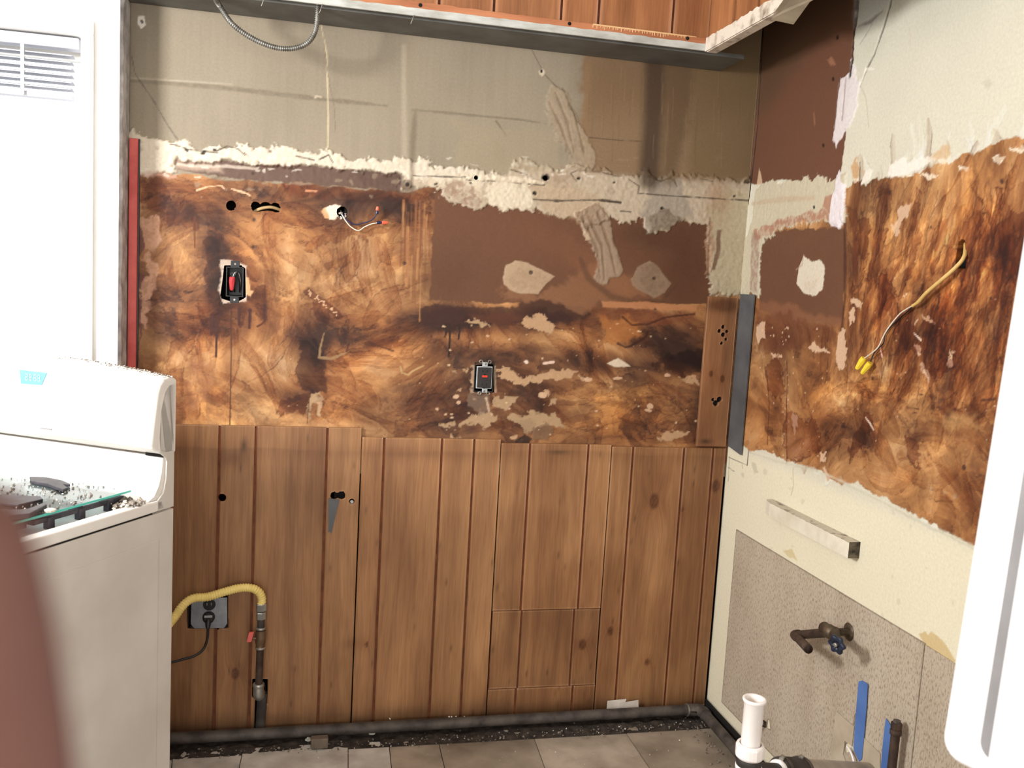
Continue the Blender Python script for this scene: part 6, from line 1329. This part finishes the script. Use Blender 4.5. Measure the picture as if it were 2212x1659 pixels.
for name, m_, cnt, lab in (('stove_debris', M['rubble'], 900, 'grey broken plaster debris piled on the cooktop corner and glass'), ('white_debris', M['rubble_white'], 520, 'small white plaster bits among the debris on the cooktop')):
    b = MB()
    for i in range(cnt):
        w_ = random.random()
        if w_ < .55: px_, py__ = random.gauss(287, 26), random.gauss(1080, 9); z = .8535+random.random()**2*.014; big = 1.1
        elif w_ < .75: px_, py__ = random.uniform(120, 340), 0; py__ = 1170-(px_-60)*.30+random.uniform(-10, 4); z = .8535; big = .6
        else: px_, py__ = random.uniform(0, 270), random.uniform(1034, 1110); z = GT; big = .45
        x, y = topc(px_, py__, z)
        if not (-.70 < x < -.004 and -.6 < y < (-.082 if z < .88 else -.09)): continue
        if z > .88 and not (-.55 < x < -.05): continue
        if z < .87 and -.0455 > x > -.31 and y < -.10 and False: continue
        crumb(b, (x, y, z+.002*big), random.choice([.003, .004, .006, .008])*big*(1.1 if m_ is M['rubble'] else .8))
    for i in range(int(cnt*.45)):
        x = random.uniform(-.30, -.01) if random.random() < .6 else random.uniform(-.13, -.004); zz = 1.1285+.022*(1-(2*(x+WS)/WS-1)**2)
        crumb(b, (x, random.uniform(-.030, .0), zz+.001), random.choice([.0012, .002, .003]))
    r = on_stove(name, lab, 'debris'); r['kind'] = 'stuff'; o = b.build('fragments', m_, r, local=True); o['kind'] = 'stuff'

# ================================================================ refrigerator at the right
fr = thing('refrigerator', (-.4, -2.2, 0), 'white refrigerator door edge with grey groove, tall at the right and close', 'refrigerator')
Pb = at_d(2046, 1632, .86); Pt = at_d(2196, 700, .875); ax = (Pt-Pb).normalized(); wv_ = Vector((.16, -1, 0)).normalized(); wv_ = (wv_-ax*wv_.dot(ax)).normalized(); nv_ = wv_.cross(ax).normalized()
if nv_.x > 0: nv_ = -nv_
def slab(w0, w1, h0, h1, d0, d1, rad=.0, name='', m_=None, bev=.003):
    pts = []; k = 6
    def cn_(cx, cy, a0):
        for i in range(k+1): a = a0+math.pi/2*i/k; pts.append((cx+rad*math.cos(a), cy+rad*math.sin(a)))
    if rad: cn_(w1-rad, h1-rad, 0); cn_(w0+rad, h1-rad, math.pi/2); cn_(w0+rad, h0+rad, math.pi); cn_(w1-rad, h0+rad, 1.5*math.pi)
    else: pts = [(w0, h0), (w1, h0), (w1, h1), (w0, h1)]
    return MB().prism([Pb+wv_*a+ax*c+nv_*d0 for a, c in pts], nv_*(d1-d0)).build(name, m_, fr, bev, 4)
slab(-.013, .62, -.004, .80, -.055, 0, .022, 'door_shell', M['fridge'], .012)
slab(.034, .57, .016, .76, 0, .004, .014, 'gasket', M['gasket'], .002)
slab(.054, .55, .010, .74, 0, .022, .012, 'door_liner', M['fridge'], .010)
MB().box2((-.60, -2.66, .03), (-.05, -2.06, 1.70)).build('cabinet', M['fridge'], fr, .008)
MB().box2((-.64, -2.66, .08), (-.605, -2.08, .86)).build('freezer_door', M['fridge'], fr, .008)
for x, y in ((-.55, -2.6), (-.55, -2.12), (-.1, -2.6), (-.1, -2.12)): MB().cyl((x, y, 0), (x, y, .03), .015, 10).build('foot', M['rubber'], fr)

# ================================================================ the photographer's hand at the lens
def skin_chain(verts, edges, radii, name, parent, m_, sub=2):
    me = bpy.data.meshes.new(name); L = LOC.get(parent, Vector((0, 0, 0))); me.from_pydata([tuple(Vector(v)-L) for v in verts], edges, [])
    o = link(name, me, parent, m_); md = o.modifiers.new('skin', 'SKIN'); sv_ = me.skin_vertices[0].data
    for i, r in enumerate(radii): sv_[i].radius = (r, r)
    sv_[0].use_root = True; md.use_smooth_shade = True
    s_ = o.modifiers.new('sub', 'SUBSURF'); s_.levels = sub; s_.render_levels = sub; return o
def cpt(x, y, d): return CP+CR*x+CU*y+CF*d      # metres right / up / ahead of the lens
tip = at_d(-92, 1225, .068)
pe_ = thing('person', tuple(cpt(-.06, -.16, .06)), 'blurred fingertip of the person taking the photo, at lower left', 'person')
V_ = [cpt(-.035, -.125, .055), cpt(-.030, -.085, .060)]; 
verts = [cpt(-.060, -.150, .050), cpt(-.060, -.190, .045), cpt(-.075, -.26, .03), cpt(-.10, -.36, .0),       # palm, wrist, forearm
         cpt(-.043, -.108, .062), at_d(-55, 2050, .079), at_d(-128, 1460, .0735), at_d(-176, 1150, .070), at_d(-186, 1075, .069),   # index finger
         cpt(-.066, -.106, .055), cpt(-.070, -.078, .070), cpt(-.072, -.070, .090), cpt(-.066, -.082, .100),
         cpt(-.084, -.114, .048), cpt(-.090, -.090, .062), cpt(-.092, -.084, .080), cpt(-.086, -.096, .090),
         cpt(-.098, -.126, .040), cpt(-.106, -.106, .050), cpt(-.108, -.100, .066), cpt(-.102, -.110, .074),
         cpt(-.036, -.160, .040), cpt(-.016, -.140, .036), cpt(-.006, -.115, .034), cpt(-.002, -.100, .034)]
edges = [(0, 1), (1, 2), (2, 3), (0, 4), (4, 5), (5, 6), (6, 7), (7, 8), (0, 9), (9, 10), (10, 11), (11, 12), (0, 13), (13, 14), (14, 15), (15, 16), (0, 17), (17, 18), (18, 19), (19, 20), (0, 21), (21, 22), (22, 23), (23, 24)]
rad = [.026, .024, .028, .036, .012, .0105, .0098, .0088, .0068, .012, .0105, .0095, .0075, .0115, .010, .009, .007, .010, .0085, .0078, .006, .014, .012, .0105, .008]
hnd = skin_chain(verts, edges, rad, 'hand', pe_, M['skin'])
